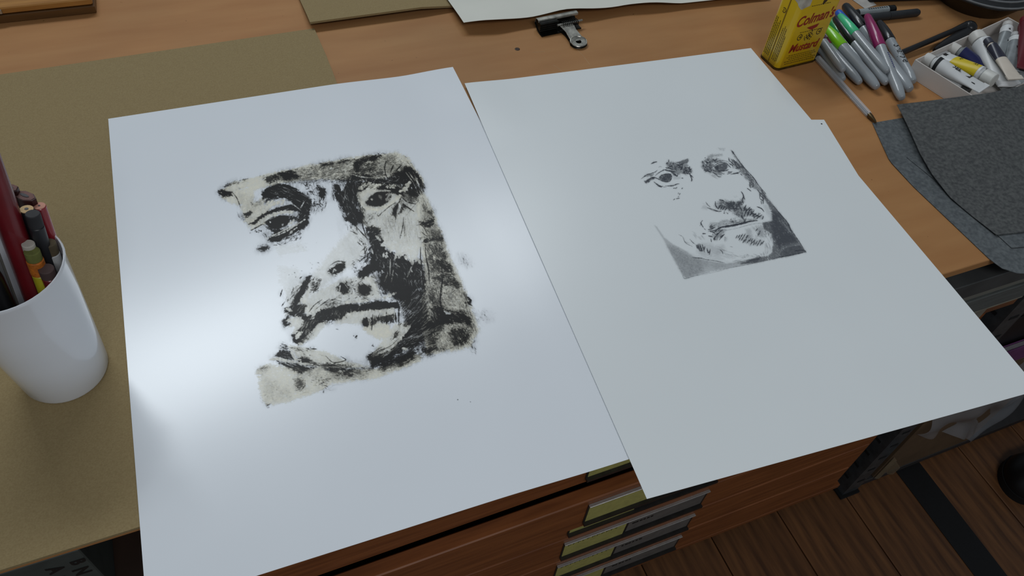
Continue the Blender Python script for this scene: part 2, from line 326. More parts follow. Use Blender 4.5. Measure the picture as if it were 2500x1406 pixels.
# ================================================================ boards and papers on the worktop
m_gb = pm('greyboard', (150, 133, 97), .8, spec=.15, var=.09, scale=700, col2=(136, 118, 84), contrast=(.25, .75), bump=.08, bscale=300)
def gb(u, v):
    x = -.42 + u*.795 + .0005*math.sin(v*30); y = -.004 + v*.642; y += .006*(u)*(v) * 0
    return (x + .001*v, y, T + .0031)
tag(MB().sheet(gb, 30, 20, .0028).build('greyboard_sheet', m_gb, smooth=30), 'large flat grey-brown cardboard under white cup and left print', 'cardboard')
c0 = tp(757, 56, .011)
def card2(u, v):
    x = c0.x + u*.62; y = c0.y + v*.32 - u*.004*1.0 + .0*u
    return (x + v*.002, y - .02*u*.3, T + .0042 + .008*(1-sm(0, .30, v))*(1-sm(.27, .36, u)))
b = tag(MB().sheet(card2, 16, 16, .0030).build('greyboard_offcut', m_gb, smooth=30), 'thick cardboard piece with raised front edge at the back of worktop', 'cardboard')
m_old = pm('cartridge_paper', (214, 214, 204), .7, var=.03, scale=14)
top_e = [tp(1132, 58, .013), tp(1210, 53, .014), tp(1300, 41, .013), tp(1375, 28, .015), tp(1440, 24, .014), tp(1530, 13, .012), tp(1640, 10, .009), tp(1770, 2, .005), tp(1880, -4, .003)]
def oldp(u, v):
    p = along(top_e, u); e = (1-sm(0, .35, v))
    q = Vector((-.0035, .30, 0))*v + p
    zz = (p.z - T)*e + .0085*(1-e)*sm(.0,.3,1-u) + .002 + .0018*math.sin(u*24)*e
    return (q.x, q.y, T + max(zz, .0088 if u < .8 else .0046))
op = thing('deckled_paper', 'off-white paper with wavy lifted front edge behind the bulldog clip', 'paper', Vector(c0))
MB().sheet(oldp, 48, 16, .0004).build('paper_sheet', m_old, op, 60, loc(op))
p0 = tp(1168, -2, .014)
MB().box((p0.x, p0.y, p0.z), (p0.x+.032, p0.y+.0014, p0.z+.0012)).build('plate_line', pm('grey_pencil', (95, 92, 90), .7), op, 0, loc(op))
# ----- the two prints and the spare sheet
def paper_mat(name, col, rough):
    m = pm(name, col, rough, var=.012, scale=6, spec=.55, bump=.035, bscale=9); return m
m_gloss = paper_mat('coated_paper', (226, 231, 236), .22); m_matt = paper_mat('coated_paper_satin', (224, 229, 230), .27)
SW, SH = .4200, .5859
def sheet_frame(x, y, t): return Vector((x, y)), Vector((math.cos(t), math.sin(t))), Vector((math.sin(t), -math.cos(t)))
def hL(x, y):
    return .0036*(1-sm(.36, .47, x)) + .0011 + .0022*sm(.45, .52, x)*sm(.40, .5, y) - .004*max(0, -y-.0)*4*max(0, -y)
def hR(x, y): return .0026 + .0022*(1-sm(.53, .60, x))*sm(.33, .46, y) + .0006*sm(.8, .95, x) - .012*max(0, -y)*4*max(0, -y)*.3
oL = sheet_frame(.1074, .5138, -.02522); oR = sheet_frame(.5295, .4636, -.07679)
def surf(fr, h):
    o, a, d = fr
    return lambda u, v: ((lambda q: (q.x, q.y, T + h(q.x, q.y)))(o + a*(u*SW) + d*(v*SH)))
pl = thing('monotype_print', 'white sheet with bold black and cream inked portrait, left one', 'print', Vector((oL[0].x, oL[0].y, T)))
pr = thing('pencil_portrait', 'white sheet with small soft grey drawn portrait, right one', 'print', Vector((oR[0].x, oR[0].y, T)))
MB().sheet(surf(oL, hL), 40, 50, .0003).build('paper_sheet', m_gloss, pl, 60, loc(pl))
MB().sheet(surf(oR, hR), 40, 50, .0003).build('paper_sheet', m_matt, pr, 60, loc(pr))
tr = tp(2012, 292, .001); a = Vector((-.96, .28, 0)).normalized(); d = Vector((-.235, -.972, 0)).normalized()
sp_ = thing('spare_sheet', 'white sheet whose corner peeks out under the right print', 'paper', Vector((tr.x, tr.y, T)))
MB().sheet(lambda u, v: tuple(Vector((tr.x, tr.y, T+.0009)) + a*(u*.36) + d*(v*.25)), 4, 4, .0003).build('paper_sheet', m_matt, sp_, 30, loc(sp_))
q = tp(2006, 302, .0012); MB().lathe([(.0003, 0), (.0012, 0), (.0008, .0003)], 8, Matrix.Translation(q - Vector((0, 0, .0002)))).build('ink_dot', m_ink, sp_, 40, loc(sp_))
# ---------------------------------------------------------------- ink drawing toolkit (rasterises brush marks into arrays)
_rt = np.random.RandomState(7).rand(256, 256)
def vnoise(x, y, seed=0):
    x = x + seed * 17.31; y = y + seed * 9.73
    xi = np.floor(x).astype(int); yi = np.floor(y).astype(int)
    fx = x - xi; fy = y - yi
    fx = fx * fx * (3 - 2 * fx); fy = fy * fy * (3 - 2 * fy)
    a = _rt[xi & 255, yi & 255]; b = _rt[(xi + 1) & 255, yi & 255]
    c = _rt[xi & 255, (yi + 1) & 255]; d = _rt[(xi + 1) & 255, (yi + 1) & 255]
    return (a * (1 - fx) + b * fx) * (1 - fy) + (c * (1 - fx) + d * fx) * fy
def fbm(x, y, seed=0, o=3):
    v = 0; a = .55; t = 0
    for i in range(o):
        v = v + a * vnoise(x, y, seed + i * 3); t += a; x = x * 2.1; y = y * 2.1; a *= .55
    return v / t
def sstep(a, b, x):
    t = np.clip((x - a) / (b - a), 0, 1); return t * t * (3 - 2 * t)
def smooth_line(P, n=6):
    P = np.array(P, float)
    if len(P) < 3: return P
    Q = np.vstack([2 * P[0] - P[1], P, 2 * P[-1] - P[-2]]); out = []
    for i in range(1, len(Q) - 2):
        for t in np.linspace(0, 1, n, endpoint=False):
            out.append(.5 * (2 * Q[i] + (Q[i + 1] - Q[i - 1]) * t + (2 * Q[i - 1] - 5 * Q[i] + 4 * Q[i + 1] - Q[i + 2]) * t * t
                             + (3 * Q[i] - Q[i - 1] - 3 * Q[i + 1] + Q[i + 2]) * t ** 3))
    out.append(P[-1]); return np.array(out)
class Canvas:
    def __init__(s, x0, y0, w, h, res=1.0):
        s.x0, s.y0, s.res = x0, y0, res; s.W, s.H = int(w * res), int(h * res)
        s.K = np.zeros((s.H, s.W)); s.B = np.zeros((s.H, s.W)); s.seed = 1; s.spread = 1.7; s.edge = .75
        s.tile = (0, 0, 1)
    def t(s, ox, oy, sc): s.tile = (ox, oy, sc)
    def pts(s, P):
        ox, oy, sc = s.tile; P = np.array(P, float).reshape(-1, 2)
        return np.c_[ox + P[:, 0] * sc, oy + P[:, 1] * sc]
    def box(s, P, m):
        a = np.floor((P.min(0) - m - [s.x0, s.y0]) * s.res).astype(int); b = np.ceil((P.max(0) + m - [s.x0, s.y0]) * s.res).astype(int)
        ax, ay = max(a[0], 0), max(a[1], 0); bx, by = min(b[0], s.W), min(b[1], s.H)
        if bx <= ax or by <= ay: return None
        X, Y = np.meshgrid(np.arange(ax, bx) / s.res + s.x0, np.arange(ay, by) / s.res + s.y0)
        return (slice(ay, by), slice(ax, bx)), X, Y
    def put(s, sl, cov, layer, cream=.35):
        if layer == 'K': s.K[sl] = s.K[sl] + cov * (1 - s.K[sl])
        elif layer == 'B': s.B[sl] = np.maximum(s.B[sl], cov)
        elif layer == 'W': s.K[sl] *= 1 - cov; s.B[sl] = s.B[sl] * (1 - cov) + cream * cov
    # area of ink: dry = how broken the coverage is (0 solid .. 1 nearly gone), ang = direction of the wiping marks
    def fill(s, P, v=1., soft=3., dry=.3, ang=0., grain=2.2, stretch=5., layer='K', ragged=1., cream=.35):
        s.seed += 1; P = s.pts(P); r = s.box(P, soft * 2 + 4 * ragged + 3)
        if r is None: return
        sl, X, Y = r
        Xr = X + ragged * 5 * (fbm(X / 7, Y / 7, s.seed) - .5) + ragged * 3 * (vnoise(X / 2.2, Y / 2.2, s.seed + 5) - .5)
        Yr = Y + ragged * 5 * (fbm(X / 7, Y / 7, s.seed + 40) - .5) + ragged * 3 * (vnoise(X / 2.2, Y / 2.2, s.seed + 9) - .5)
        ins = np.zeros(X.shape, bool); dist = np.full(X.shape, 1e9); n = len(P)
        for i in range(n):
            a = P[i]; b = P[(i + 1) % n]; d = b - a; L = d @ d + 1e-9
            t = np.clip(((Xr - a[0]) * d[0] + (Yr - a[1]) * d[1]) / L, 0, 1)
            dist = np.minimum(dist, np.hypot(Xr - a[0] - t * d[0], Yr - a[1] - t * d[1]))
            c = ((a[1] > Yr) != (b[1] > Yr)) & (Xr < (b[0] - a[0]) * (Yr - a[1]) / (b[1] - a[1] + 1e-12) + a[0]); ins ^= c
        if layer == 'K': soft = soft * s.spread
        sd = np.where(ins, dist, -dist); cov = sstep(-soft, soft, sd)
        a = np.radians(ang); u = X * np.cos(a) + Y * np.sin(a); w = -X * np.sin(a) + Y * np.cos(a)
        g = .46 * fbm(u / (grain * stretch), w / grain, s.seed + 11) + .30 * fbm(X / 13, Y / 13, s.seed + 23, 2) + .24 * vnoise(u / 2.6, w / 1.15, s.seed + 31)
        g = (g - .5) * 2.1 + .5
        cov = np.sqrt(cov) * sstep(dry - .2, dry + .24, g + s.edge * (cov - .72)) if dry > 0 else cov
        s.put(sl, np.clip(cov * v, 0, 1), layer, cream)
    def line(s, P, w=2., v=1., dry=.15, taper=.6, layer='K', jag=.5, cream=.35):
        s.seed += 1; P = smooth_line(s.pts(P)); r = s.box(P, w + 3)
        if r is None: return
        sl, X, Y = r; best = np.full(X.shape, 1e9); S = np.zeros(X.shape); Tt = np.zeros(X.shape); acc = 0
        for a, b in zip(P[:-1], P[1:]):
            d = b - a; L = np.hypot(*d) + 1e-9
            t = np.clip(((X - a[0]) * d[0] + (Y - a[1]) * d[1]) / L ** 2, 0, 1)
            ex, ey = X - a[0] - t * d[0], Y - a[1] - t * d[1]; D = np.hypot(ex, ey); m = D < best
            best[m] = D[m]; S[m] = (acc + t * L)[m]; Tt[m] = ((ex * -d[1] + ey * d[0]) / L)[m]; acc += L
        q = S / acc; prof = 1 - taper * np.abs(2 * q - 1) ** 2.5
        hw = w / 2 * prof * (1 + jag * (vnoise(S / 3.2, 0 * S + s.seed, s.seed) - .5) * 1.6 + jag * (vnoise(S / 1.3, 0 * S + 3, s.seed + 2) - .5))
        cov = sstep(-.6, .6, hw - best)
        br = .6 * vnoise(Tt / 1.1, S / 16, s.seed + 4) + .4 * vnoise(X / 1.7, Y / 1.7, s.seed + 6)
        cov = cov * sstep(dry - .2, dry + .2, br) if dry > 0 else cov
        s.put(sl, np.clip(cov * v, 0, 1), layer, cream)
    def hatch(s, P, n, ang, ln, w=1.2, v=.8, layer='K', spread=12, rs=0, cream=.35, dry=.2):
        rng = np.random.RandomState(100 + rs + s.seed); Q = s.pts(P); old = s.tile; s.tile = (0, 0, 1)
        mn, mx = Q.min(0), Q.max(0); k = 0; tr = 0
        while k < n and tr < n * 30:
            tr += 1; c = mn + rng.rand(2) * (mx - mn); ins = False
            for i in range(len(Q)):
                a, b = Q[i], Q[(i + 1) % len(Q)]
                if (a[1] > c[1]) != (b[1] > c[1]) and c[0] < (b[0] - a[0]) * (c[1] - a[1]) / (b[1] - a[1]) + a[0]: ins = not ins
            if not ins: continue
            a = np.radians(ang + rng.randn() * spread); l = ln * (.6 + .8 * rng.rand()); d = np.array([np.cos(a), np.sin(a)]) * l / 2
            nrm = np.array([-d[1], d[0]]) * .12 * rng.randn()
            s.line([c - d, c + nrm, c + d], w * (.7 + .6 * rng.rand()), v * (.6 + .4 * rng.rand()), dry, .7, layer, .6, cream); k += 1
        s.tile = old
    def specks(s, P, n, r=1., v=.8, rs=0):
        s.hatch(P, n, 0, r * 1.4, r, v, spread=90, rs=rs, dry=0)

    def grain(s, amount=.5, size=1.2, smudge=.4, sr=5):
        X, Y = np.meshgrid(np.arange(s.W) / s.res, np.arange(s.H) / s.res)
        n = .45 * vnoise(X / size, Y / size, 3) + .3 * vnoise(X / size / 2.1, Y / size / 2.1, 5) + .25 * fbm(X / 9, Y / 9, 8)
        n = np.clip((n - .5) * 1.7 + .5, 0, 1); K0 = s.K
        def blur(a, r):
            for _ in range(2):
                for ax in (0, 1): a = sum(np.roll(a, k, ax) for k in range(-r, r + 1)) / (2 * r + 1)
            return a
        sm = blur(K0, sr) * np.clip((fbm(X / 4, Y / 9, 61) - .5) * 2.4 + .5, 0, 1)
        s.K = K0 * (1 - amount) + amount * sstep(-.05, .4, K0 * 1.18 - n * .8) * np.clip(K0 * 1.25, 0, 1)
        s.K = np.clip(np.maximum(s.K * (.97 + .03 * n), smudge * sm) * 1.04, 0, 1)
        s.B = np.clip(s.B * (.5 + .6 * fbm(X / 5, Y / 5, 31)), 0, 1)
def monotype_portrait():
    c = Canvas(515, 350, 715, 660, 1.0)
    Z1 = (500, 340, .48366); A = (520, 360, .18494); Bt = (780, 360, .18494); C = (620, 600, .18494); D = (860, 560, .24177); E = (600, 780, .16356)
    F, L, H = c.fill, c.line, c.hatch
    # --- thin cream oil wash
    c.t(*Z1)
    F([(75,262),(140,218),(290,182),(480,140),(700,98),(960,66),(1030,92),(1100,200),(1105,250),(1000,180),(820,210),(640,200),(480,205),(300,240),(250,262),(240,330),(330,420),(240,450),(205,410),(180,340),(90,300)], .8, 5, .28, -14, layer='B')
    F([(1090,250),(1125,300),(1150,360),(1215,520),(1240,600),(1290,700),(1345,850),(1385,960),(1340,1050),(1230,1070),(1120,1090),(1090,900),(1110,700),(1085,480),(1060,330)], .8, 6, .25, 70, layer='B')
    F([(255,1165),(310,1132),(420,1150),(640,1165),(860,1160),(1090,1080),(1090,1120),(860,1210),(640,1232),(600,1262),(440,1322),(310,1342),(280,1290)], .75, 5, .3, -10, layer='B')
    F([(770,230),(930,220),(1080,260),(1110,350),(1110,520),(1060,590),(960,560),(880,500),(800,430),(780,330)], .5, 5, .25, 80, layer='B')
    F([(640,560),(760,430),(830,500),(820,570),(740,640),(640,700),(560,780),(420,850),(400,760),(540,700)], .28, 10, .2, 60, layer='B')
    F([(560,770),(700,700),(860,690),(890,800),(740,830),(560,880),(450,870)], .4, 6, .2, -20, layer='B')
    F([(420,900),(620,920),(560,1000),(470,1040),(460,960)], .5, 4, .2, -50, layer='B')
    F([(820,910),(930,935),(950,990),(880,1010),(800,960)], .85, 6, .1, 0, layer='B')
    F([(640,870),(960,840),(960,900),(860,930),(660,930)], .5, 6, .2, 0, layer='B')
    F([(370,640),(470,650),(500,720),(420,760),(370,720)], .14, 8, .3, 0, layer='B')
    F([(430,1040),(600,1070),(720,1120),(830,1150),(600,1160),(480,1120)], .6, 5, .2, 15, layer='B')
    F([(960,930),(1050,920),(950,1070),(840,1130),(830,1100)], .55, 5, .2, -40, layer='B')
    F([(180,340),(300,300),(330,400),(220,440)], .75, 6, .2, -30, layer='B')
    F([(350,540),(480,520),(520,560),(380,590)], .14, 6, .3, -10, layer='B')
    # thin film of ink left by the wiping
    F([(420,700),(560,690),(760,690),(900,700),(980,830),(960,960),(760,930),(600,930),(470,1030),(400,960)], .16, 10, .35, -30)
    F([(1090,260),(1160,360),(1240,600),(1350,860),(1380,960),(1320,1060),(1120,1090),(1100,700)], .55, 8, .47, 70, grain=1.4)
    F([(140,250),(300,300),(520,260),(520,400),(400,520),(330,520),(220,440),(170,330)], .3, 8, .5, -25)
    F([(290,185),(480,140),(700,100),(960,70),(1060,150),(800,220),(620,220),(420,230)], .6, 6, .48, -14, grain=1.4)
    F([(770,220),(1090,250),(1110,340),(1100,520),(960,560),(800,440)], .16, 8, .5, 80)
    F([(420,1040),(640,1090),(860,1120),(1100,1070),(860,1200),(600,1230),(440,1160)], .3, 8, .5, 5)
    F([(640,330),(700,440),(800,540),(830,620),(740,640),(700,560)], .12, 10, .5, 60)
    # --- brow band along the top of the plate
    c.t(*A)
    F([(60,590),(110,535),(180,560),(270,580),(250,640),(150,665),(80,640)], .95, 3, .28, 30)
    F([(95,640),(160,650),(160,720),(110,730)], .55, 5, .5, 60)
    F([(100,525),(250,450),(470,400),(480,420),(300,500),(180,545)], .7, 4, .52, -18)
    F([(180,590),(400,520),(480,480),(470,500),(280,600)], .5, 4, .58, -18)
    F([(610,375),(760,355),(880,340),(900,420),(860,480),(740,490),(640,440)], .85, 4, .5, -20, grain=1.6)
    F([(860,325),(1050,290),(1110,350),(1180,395),(1080,420),(960,440),(890,400)], .95, 3, .33, -8)
    F([(1060,280),(1250,262),(1514,195),(1514,260),(1380,255),(1200,290),(1080,310)], .5, 4, .55, -15)
    F([(1100,340),(1400,310),(1514,330),(1514,400),(1300,400),(1150,400)], .35, 6, .62, -15)
    # --- eye socket of the eye on the left
    F([(650,570),(790,500),(930,470),(1080,530),(1200,620),(1300,690),(1290,800),(1270,930),(1210,1010),(1100,1040),(1130,860),(1060,800),(1040,700),(880,660),(740,680),(650,690)], 1., 3, .2, 25, grain=1.4, stretch=12)
    F([(690,560),(960,480),(1140,560),(1000,600),(800,640),(670,620)], .7, 3, .3, 12, grain=1.2, stretch=14)
    F([(400,880),(480,820),(540,850),(500,910),(430,940)], .85, 4, .38, 0)
    F([(470,1010),(560,950),(700,850),(860,790),(1040,750),(1150,770),(1160,830),(1020,840),(860,850),(740,890),(640,950),(540,1020)], 1., 2, .15, -25, grain=1.2, stretch=10)
    F([(640,700),(800,640),(900,660),(700,760)], .5, 4, .4, -25)
    F([(680,990),(760,940),(880,900),(1000,900),(1010,980),(960,1030),(860,1080),(760,1060)], 1.1, 2, .0, 0, ragged=.6)
    F([(1000,900),(1130,900),(1120,980),(1010,960)], .75, 3, .35, -20)
    F([(660,1010),(720,1050),(800,1080),(900,1080),(1080,1040),(1230,960),(1260,990),(1150,1090),(960,1180),(860,1240),(770,1260),(720,1210),(800,1130)], 1., 3, .2, -28, grain=1.3, stretch=9)
    F([(1130,1040),(1260,960),(1270,1000),(1190,1080),(1100,1090)], .9, 3, .3, -40)
    F([(560,700),(640,680),(650,760),(560,800),(500,760)], .35, 6, .5, -20)
    F([(480,680),(520,740),(510,760),(470,700)], .6, 3, .4, 60)
    H([(330,880),(420,900),(460,990),(360,960)], 14, 60, 16, 1., .6)
    H([(640,1100),(700,1130),(740,1250),(690,1220)], 10, 60, 12, 1.1, .6)
    H([(1000,1150),(1150,1060),(1160,1200),(940,1290),(800,1300)], 40, -30, 9, 1.6, .75, spread=30)
    F([(590,1340),(620,1300),(720,1285),(740,1340),(640,1380),(580,1370)], .6, 7, .3, -15, grain=1.5)
    c.specks([(480,1090),(640,1080),(660,1120),(490,1140)], 10, 2.2, .9)
    H([(1210,480),(1420,500),(1480,640),(1440,760),(1300,830),(1240,620)], 60, 70, 12, 1.6, .8, spread=40)
    F([(1400,520),(1480,540),(1490,620),(1440,690),(1390,640)], .9, 3, .25, 70)
    H([(1280,760),(1500,650),(1514,800),(1300,900)], 26, -50, 14, 1.4, .6, spread=25)
    c.specks([(1060,1250),(1300,1260),(1260,1320),(1100,1320)], 8, 1.4, .5)
    # scraped lights round that eye
    for p in ([(690,770),(740,710)], [(700,800),(790,700)], [(740,790),(830,710)], [(790,760),(860,715)], [(850,745),(880,705)], [(900,700),(935,695)], [(905,750),(940,700)]):
        L(p, 5, 1, 0, .4, 'W', .9, .75)
    L([(640,715),(720,670)], 3, .9, .1, .5, 'W')
    L([(410,980),(520,900),(640,850),(760,790)], 7, .95, .15, .5, 'W', .8, .7)
    L([(500,1080),(600,1000),(720,920),(850,870),(960,850),(1055,848)], 8.5, 1, .05, .5, 'W', .8, .6)
    L([(1000,870),(1055,850)], 6, 1, 0, .5, 'W', .8, .6)
    L([(640,1000),(740,945),(860,905)], 2, .6, .1, .5, 'W')
    L([(1030,728),(1160,830)], 2.6, .75, .1, .5, 'W'); L([(1155,800),(1205,715)], 3.2, .8, .1, .5, 'W')
    L([(1000,1010),(1040,990),(1065,960)], 7, .9, .1, .4, 'W', .9, .55)
    L([(700,1205),(860,1130),(1000,1060),(1080,1030),(1215,950)], 4, 1, .05, .5, 'W', .9, .45)
    L([(820,1170),(960,1110),(1050,1055)], 3.4, .95, .05, .5, 'W', .9, .45)
    L([(1000,1150),(1060,1090),(1110,1055)], 4, .8, .1, .5, 'W', .9, .45)
    F([(745,970),(765,975),(765,995),(748,990)], 1, 1, 0, layer='W', ragged=.3); F([(905,1010),(930,1005),(925,1035),(905,1035)], .6, 1.2, .2, layer='W', ragged=.4)
    L([(250,585),(310,660),(345,740),(362,795)], 2, .95, .05, .7)
    L([(500,1095),(600,1040),(660,1010)], 2.4, .95, .1, .6)
    L([(690,985),(780,925),(900,905),(990,905)], 1.6, .9, .1, .5)
    # --- eye on the right
    c.t(*Bt)
    F([(0,215),(250,160),(480,140),(600,115),(800,70),(880,85),(760,170),(600,190),(520,240),(440,290),(460,180),(200,240),(60,260)], .85, 4, .42, -14, grain=1.5)
    F([(470,180),(560,200),(540,290),(480,340),(440,300)], .9, 3, .35, 80)
    F([(600,130),(760,110),(740,190),(640,180)], .8, 4, .38, -10)
    F([(80,180),(330,110),(350,130),(180,190)], .45, 5, .6, -20)
    L([(270,330),(400,315),(470,300)], 1.5, .7, .2); H([(200,400),(380,370),(420,440),(240,470)], 24, -10, 9, 1.2, .6, spread=25)
    F([(960,60),(1030,50),(1060,90),(980,90)], .7, 4, .5, 20); H([(1020,80),(1180,130),(1280,260),(1200,250),(1060,140)], 40, 45, 7, 1., .5, spread=40)
    # brow
    F([(430,340),(560,350),(680,370),(760,400),(900,400),(960,370),(1010,310),(1090,310),(1120,240),(1200,260),(1290,330),(1340,400),(1400,530),(1370,600),(1300,640),(1180,640),(1110,560),(1050,500),(900,490),(740,470),(560,440),(500,440),(420,420)], 1., 4, .22, 55, grain=1.6)
    F([(1120,250),(1230,280),(1310,350),(1390,520),(1360,600),(1260,520),(1160,380)], .8, 3, .38, 62, grain=1.1, stretch=14)
    L([(1140,330),(1240,470),(1300,600)], 2.2, .55, .3, .5, 'W'); L([(1180,330),(1260,440)], 2, .6, .3, .5, 'W'); L([(1230,320),(1310,470)], 1.8, .5, .3, .5, 'W')
    H([(1240,380),(1360,480),(1400,600),(1300,620)], 26, 62, 14, 1.2, .6, 'W', 10)
    L([(440,355),(540,385),(640,395)], 3, .7, .3, .5, 'W')
    # nose bridge and shadow between the eyes
    F([(200,480),(260,500),(300,560),(350,480),(440,470),(500,530),(500,640),(490,760),(540,850),(580,900),(560,1000),(480,1040),(400,1000),(340,960),(360,880),(290,800),(200,650)], 1., 4, .23, 75, grain=1.7)
    F([(160,500),(240,480),(260,530),(190,540)], .8, 4, .4, 0)
    L([(345,560),(330,640),(370,690)], 3.5, .5, .3, .5, 'W'); L([(385,500),(440,560),(460,640)], 2.4, .4, .4, .5, 'W')
    F([(440,480),(500,500),(490,720),(440,700)], .8, 3, .3, 85)
    H([(170,530),(220,600),(200,700),(150,680)], 16, 70, 10, 1.2, .7)
    H([(230,700),(360,840),(330,960),(250,800)], 20, 55, 10, 1.2, .7)
    L([(415,365),(370,460),(330,570),(320,700)], 2.4, .9, .1)
    L([(490,520),(500,640),(480,800),(450,960)], 2.2, .9, .1)
    # darks packed round the lids before the lights are scraped out
    F([(500,440),(760,460),(1060,500),(1120,600),(1060,640),(960,580),(780,540),(640,570),(520,650),(490,560)], .95, 4, .25, -10)
    F([(480,640),(540,700),(600,800),(580,900),(500,840)], .8, 5, .35, 70); F([(1080,560),(1300,600),(1320,720),(1200,760),(1080,680)], .6, 6, .42, 40); F([(420,180),(760,180),(900,380),(560,360),(430,340)], .5, 8, .48, 10, grain=1.4)
    F([(980,740),(1100,660),(1130,800),(1010,940),(940,900)], .55, 6, .42, 60); F([(1300,620),(1420,700),(1440,900),(1330,860)], .4, 8, .5, 60)
    # eye
    F([(600,720),(680,640),(740,590),(860,575),(980,590),(960,650),(900,720),(800,780),(700,780),(620,760)], 1.1, 2, .0, 0, ragged=.7)
    F([(740,520),(860,490),(1000,500),(1080,560),(1120,640),(1060,660),(1000,600),(900,560),(780,570)], .95, 3, .2, 0)
    F([(860,600),(960,600),(930,690),(870,730)], .5, 3, .4, -50, layer='W', cream=.5)
    for p, w in (([(520,545),(600,470)], 7), ([(560,540),(680,465)], 8), ([(610,560),(720,480)], 7), ([(660,550),(780,490)], 8), ([(720,535),(800,495)], 6), ([(880,520),(1000,505)], 7), ([(910,515),(990,535)], 4), ([(1060,580),(1140,540),(1190,465)], 8), ([(1130,500),(1185,460)], 6)):
        L(p, w, 1, .05, .4, 'W', .9, .75)
    F([(500,600),(700,540),(760,560),(620,630),(540,680),(500,660)], .85, 4, .15, -25, layer='W', cream=.8)
    L([(500,700),(560,670),(640,610),(760,575),(900,570),(940,575)], 3.2, 1, 0, .6, 'W', .5, .6)
    F([(500,690),(560,680),(600,740),(560,760),(510,720)], .95, 2, .05, 0, layer='W', cream=.75)
    F([(560,760),(640,790),(760,800),(880,760),(970,690),(1060,620),(1090,640),(1000,720),(880,800),(760,830),(620,830)], 1, 2, .05, -20, layer='W', cream=.9)
    F([(955,610),(985,620),(1000,680),(930,730),(950,670)], .95, 1.5, .05, 0, layer='W', cream=.5)
    F([(672,682),(690,672),(708,684),(694,702)], 1, 1, 0, layer='W', ragged=.2, cream=.5)
    F([(780,620),(830,640),(820,690),(780,660)], .35, 2, .2, layer='W', ragged=.4)
    L([(760,880),(780,905),(830,850)], 2, .9, .05); L([(830,860),(920,780),(1000,730)], 1.6, .85, .1)
    L([(1100,610),(1060,700),(1010,800),(1000,920)], 2.6, .95, .1); L([(1090,660),(1160,720),(1270,745)], 2.2, .85, .15)
    L([(1100,740),(1180,800),(1250,845)], 2.6, .95, .1); L([(1220,640),(1205,700),(1240,745)], 1.6, .8, .1); L([(1150,890),(1230,790),(1320,690)], 1.4, .6, .2)
    F([(960,780),(1040,760),(1020,840),(1000,900),(950,890)], .85, 3, .3, 70); F([(1090,730),(1200,790),(1140,800),(1090,870),(1060,860)], .85, 3, .35, 60)
    L([(1050,740),(1060,780),(1030,860)], 6, .9, .1, .5, 'W')
    H([(1150,560),(1290,560),(1300,680),(1180,660)], 24, 40, 10, 1.4, .7, spread=40)
    # big frond marks on the brow
    L([(880,180),(860,270),(880,370),(905,420)], 2.6, 1, 0, .6); L([(975,235),(935,330)], 2.8, 1, 0, .5); L([(1080,230),(1010,310)], 2.8, 1, 0, .6); L([(675,265),(665,320)], 2.6, .95, 0, .4)
    H([(560,190),(740,180),(660,300),(520,330)], 26, -50, 8, 1.5, .6, spread=40)
    H([(680,340),(900,360),(880,390),(700,390)], 16, 0, 12, 1., .6)
    # cheek wiped to nearly white
    H([(860,860),(1180,880),(1320,1200),(1240,1280),(900,1200),(820,1080)], 46, 82, 26, 1.2, .32, spread=6)
    L([(1110,920),(1100,1040),(1060,1220)], 3, .8, .3, .6); L([(1140,940),(1120,1060),(1125,1200)], 2.4, .6, .35); L([(1010,880),(1000,1000)], 2, .5, .3)
    F([(880,860),(1000,900),(980,1100),(880,1060)], .28, 8, .35, 80); F([(560,900),(720,880),(740,960),(620,980)], .35, 5, .5, -30)
    F([(560,880),(640,980),(700,1010),(660,1080),(560,1000)], .6, 4, .5, 30)
    F([(600,1060),(700,1030),(780,1070),(820,1090),(790,1160),(850,1240),(850,1330),(700,1350),(660,1260),(640,1150)], 1., 4, .22, -35, grain=1.5)
    L([(535,730),(545,870),(570,1030),(630,1220)], 2.6, .95, .1)
    L([(480,1040),(580,1150),(640,1210)], 2.4, .85, .2); H([(340,1020),(480,1040),(640,1250),(580,1300),(420,1120)], 30, 45, 9, 1.4, .7, spread=25)
    L([(500,1245),(560,1300)], 2, .8, .1)
    # --- right border column
    F([(1320,980),(1450,950),(1514,920),(1514,1040),(1440,1060),(1340,1020)], .95, 4, .3, -15)
    F([(1400,790),(1480,830),(1514,930),(1420,900)], .55, 5, .5, -20)
    L([(1280,1028),(1330,1020),(1380,1060),(1425,1150)], 1.6, .85, .1); L([(1335,1105),(1430,1185)], 1.6, .85, .1)
    c.t(*D)
    F([(680,80),(760,75),(900,80),(930,110),(800,130),(730,150),(690,110)], .85, 5, .4, 0)
    F([(740,0),(900,0),(940,120),(980,250),(960,330),(900,290),(860,200),(780,110)], .5, 6, .5, 70)
    F([(730,150),(900,140),(980,300),(1000,420),(880,450),(790,420),(760,260)], .6, 8, .52, 60, grain=1.5)
    F([(820,300),(960,300),(1030,400),(1030,440),(900,430)], .8, 5, .46, 30)
    F([(1040,220),(1150,240),(1210,340),(1180,410),(1060,380)], .3, 12, .55, 70, grain=1.4)
    H([(1060,250),(1150,250),(1220,360),(1150,400)], 24, 70, 8, 1., .4, spread=20)
    F([(790,470),(930,440),(1040,440),(1100,560),(1040,560),(900,540),(830,540)], .75, 6, .48, 10)
    F([(900,520),(1050,510),(1110,580),(1060,600),(940,570)], .75, 5, .45, 10)
    F([(750,600),(830,560),(860,700),(900,790),(800,800),(760,720)], .5, 7, .52, 70)
    F([(1090,540),(1120,590),(1210,720),(1200,790),(1140,800),(1110,640)], .7, 4, .45, 75)
    L([(1160,680),(1200,720),(1170,740),(1210,770)], 4, .9, .2)
